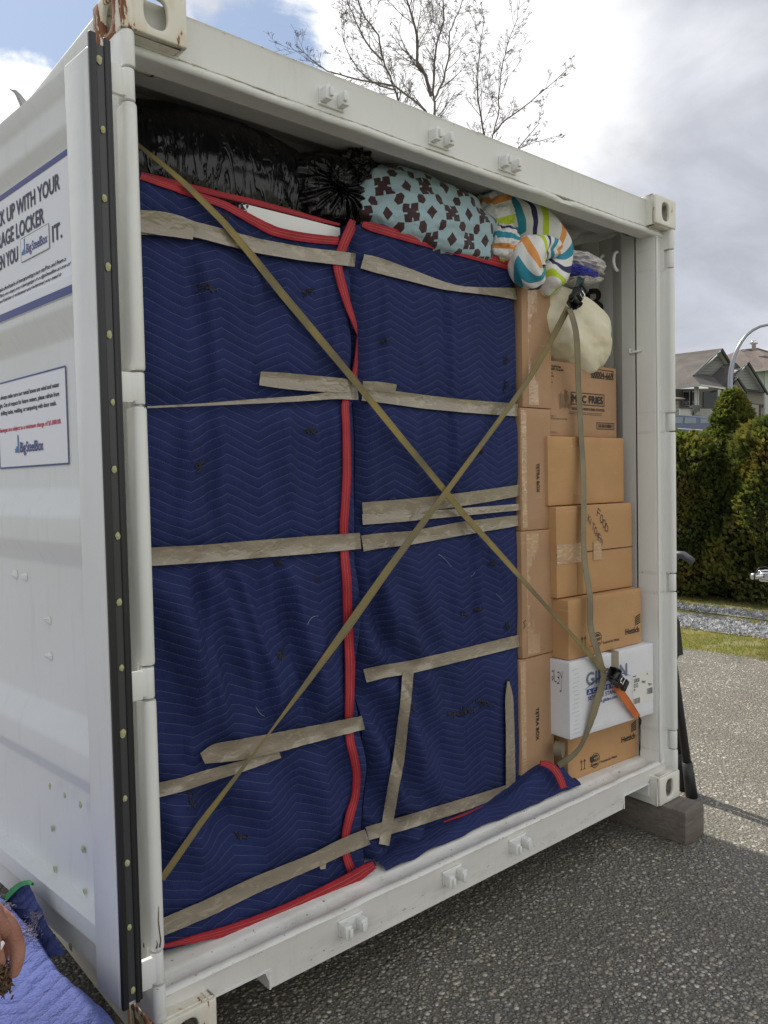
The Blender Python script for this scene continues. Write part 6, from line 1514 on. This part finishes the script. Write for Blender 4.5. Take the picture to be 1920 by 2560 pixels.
tree([full([(1080, 1220, 0), (1088, 700, 0), (1086, 285, 0), (1084, 231, 0), (1084, 174, 0), (1088, 135, .1), (1095, 96, .1), (1111, 50, .2), (1106, -20, .2), (1120, -160, .3)], .045, .006, 1.),
      full([(1078, 240, 0), (1062, 190, -.1), (1045, 154, -.2), (1041, 85, -.3), (1022, 19, -.3), (1003, -40, -.4), (990, -150, -.4)], .028, .006, 1.),
      full([(1086, 250, 0), (1110, 200, .2), (1122, 140, .3), (1124, 80, .5), (1150, 20, .6), (1175, -60, .7)], .018, .005, .9),
      full([(1084, 330, 0), (1064, 278, -.2), (1026, 243, -.3), (987, 216, -.4), (930, 205, -.4), (871, 193, -.5), (820, 178, -.5), (794, 162, -.5), (744, 116, -.6)], .020, .004, .75)],
     gb(1080, 1220, DP), DP, 'bare birch with the thickest trunk, in the middle of the group', 21, 1.)
tree([full([(1030, 1220, .5), (1010, 600, .5), (997, 253, .5), (976, 193, .5), (956, 143, .5), (945, 89, .4), (925, 60, .4), (910, 39, .4), (891, -10, .4), (860, -120, .3)], .042, .007, 1.),
      full([(956, 150, .5), (925, 120, .6), (900, 75, .6), (878, 30, .7), (850, -40, .8)], .015, .005, .8),
      full([(985, 225, .5), (950, 215, .3), (910, 190, .2), (880, 150, .1), (862, 110, 0), (855, 75, 0)], .013, .004, .7)],
     gb(1030, 1220, DP+.5), DP, 'bare birch leaning to the left of the thickest trunk', 22, 1.)
tree([full([(1215, 1220, .2), (1222, 700, .2), (1230, 343, .2), (1246, 289, .2), (1248, 231, .2), (1253, 174, .3), (1268, 116, .3), (1290, 50, .4), (1300, 0, .4)], .030, .004, .8),
      full([(1222, 360, .2), (1211, 336, 0), (1196, 251, -.1), (1192, 193, -.2), (1200, 120, -.2), (1211, 50, -.3)], .018, .004, .75),
      full([(1232, 335, .2), (1258, 305, .2), (1280, 290, .1), (1325, 255, .1), (1365, 222, .1), (1400, 188, .1), (1424, 168, .1)], .014, .003, .42),
      full([(1262, 420, .2), (1295, 372, 0), (1322, 340, 0), (1345, 310, 0), (1354, 272, 0)], .011, .003, .32), full([(1280, 400, 0), (1300, 370, 0), (1340, 355, 0), (1388, 340, 0)], .008, .003, .3)],
     gb(1215, 1220, DP+.2), DP, 'slender bare birch at the right of the group with thin spreading branches', 23, 1.15)

# rust weeping from the lower left hinge lip
RUST = simple('rust_streak', (.10, .045, .02), .9, c2=(.22, .13, .06), vs=60)
for pts_ in ([(397, 2266), (396, 2300), (399, 2330), (402, 2352), (399, 2368)], [(392, 2352), (394, 2362), (392, 2372)], [(364, 2362), (365, 2374)]):
    mb = MB(); P_ = []
    for px, py in pts_:
        v = aty(px, py, .0); dx_ = min(.0165, abs(v.x-.017)); P_.append(Vector((v.x, .0175-sqrt(max(0, .0170**2-dx_**2))-.0006, v.z)))
    mb.tube(P_, [.0006]+[.0014]*(len(P_)-2)+[.0022], 5); mb.build('rust_streak', RUST, cont, smooth=True)
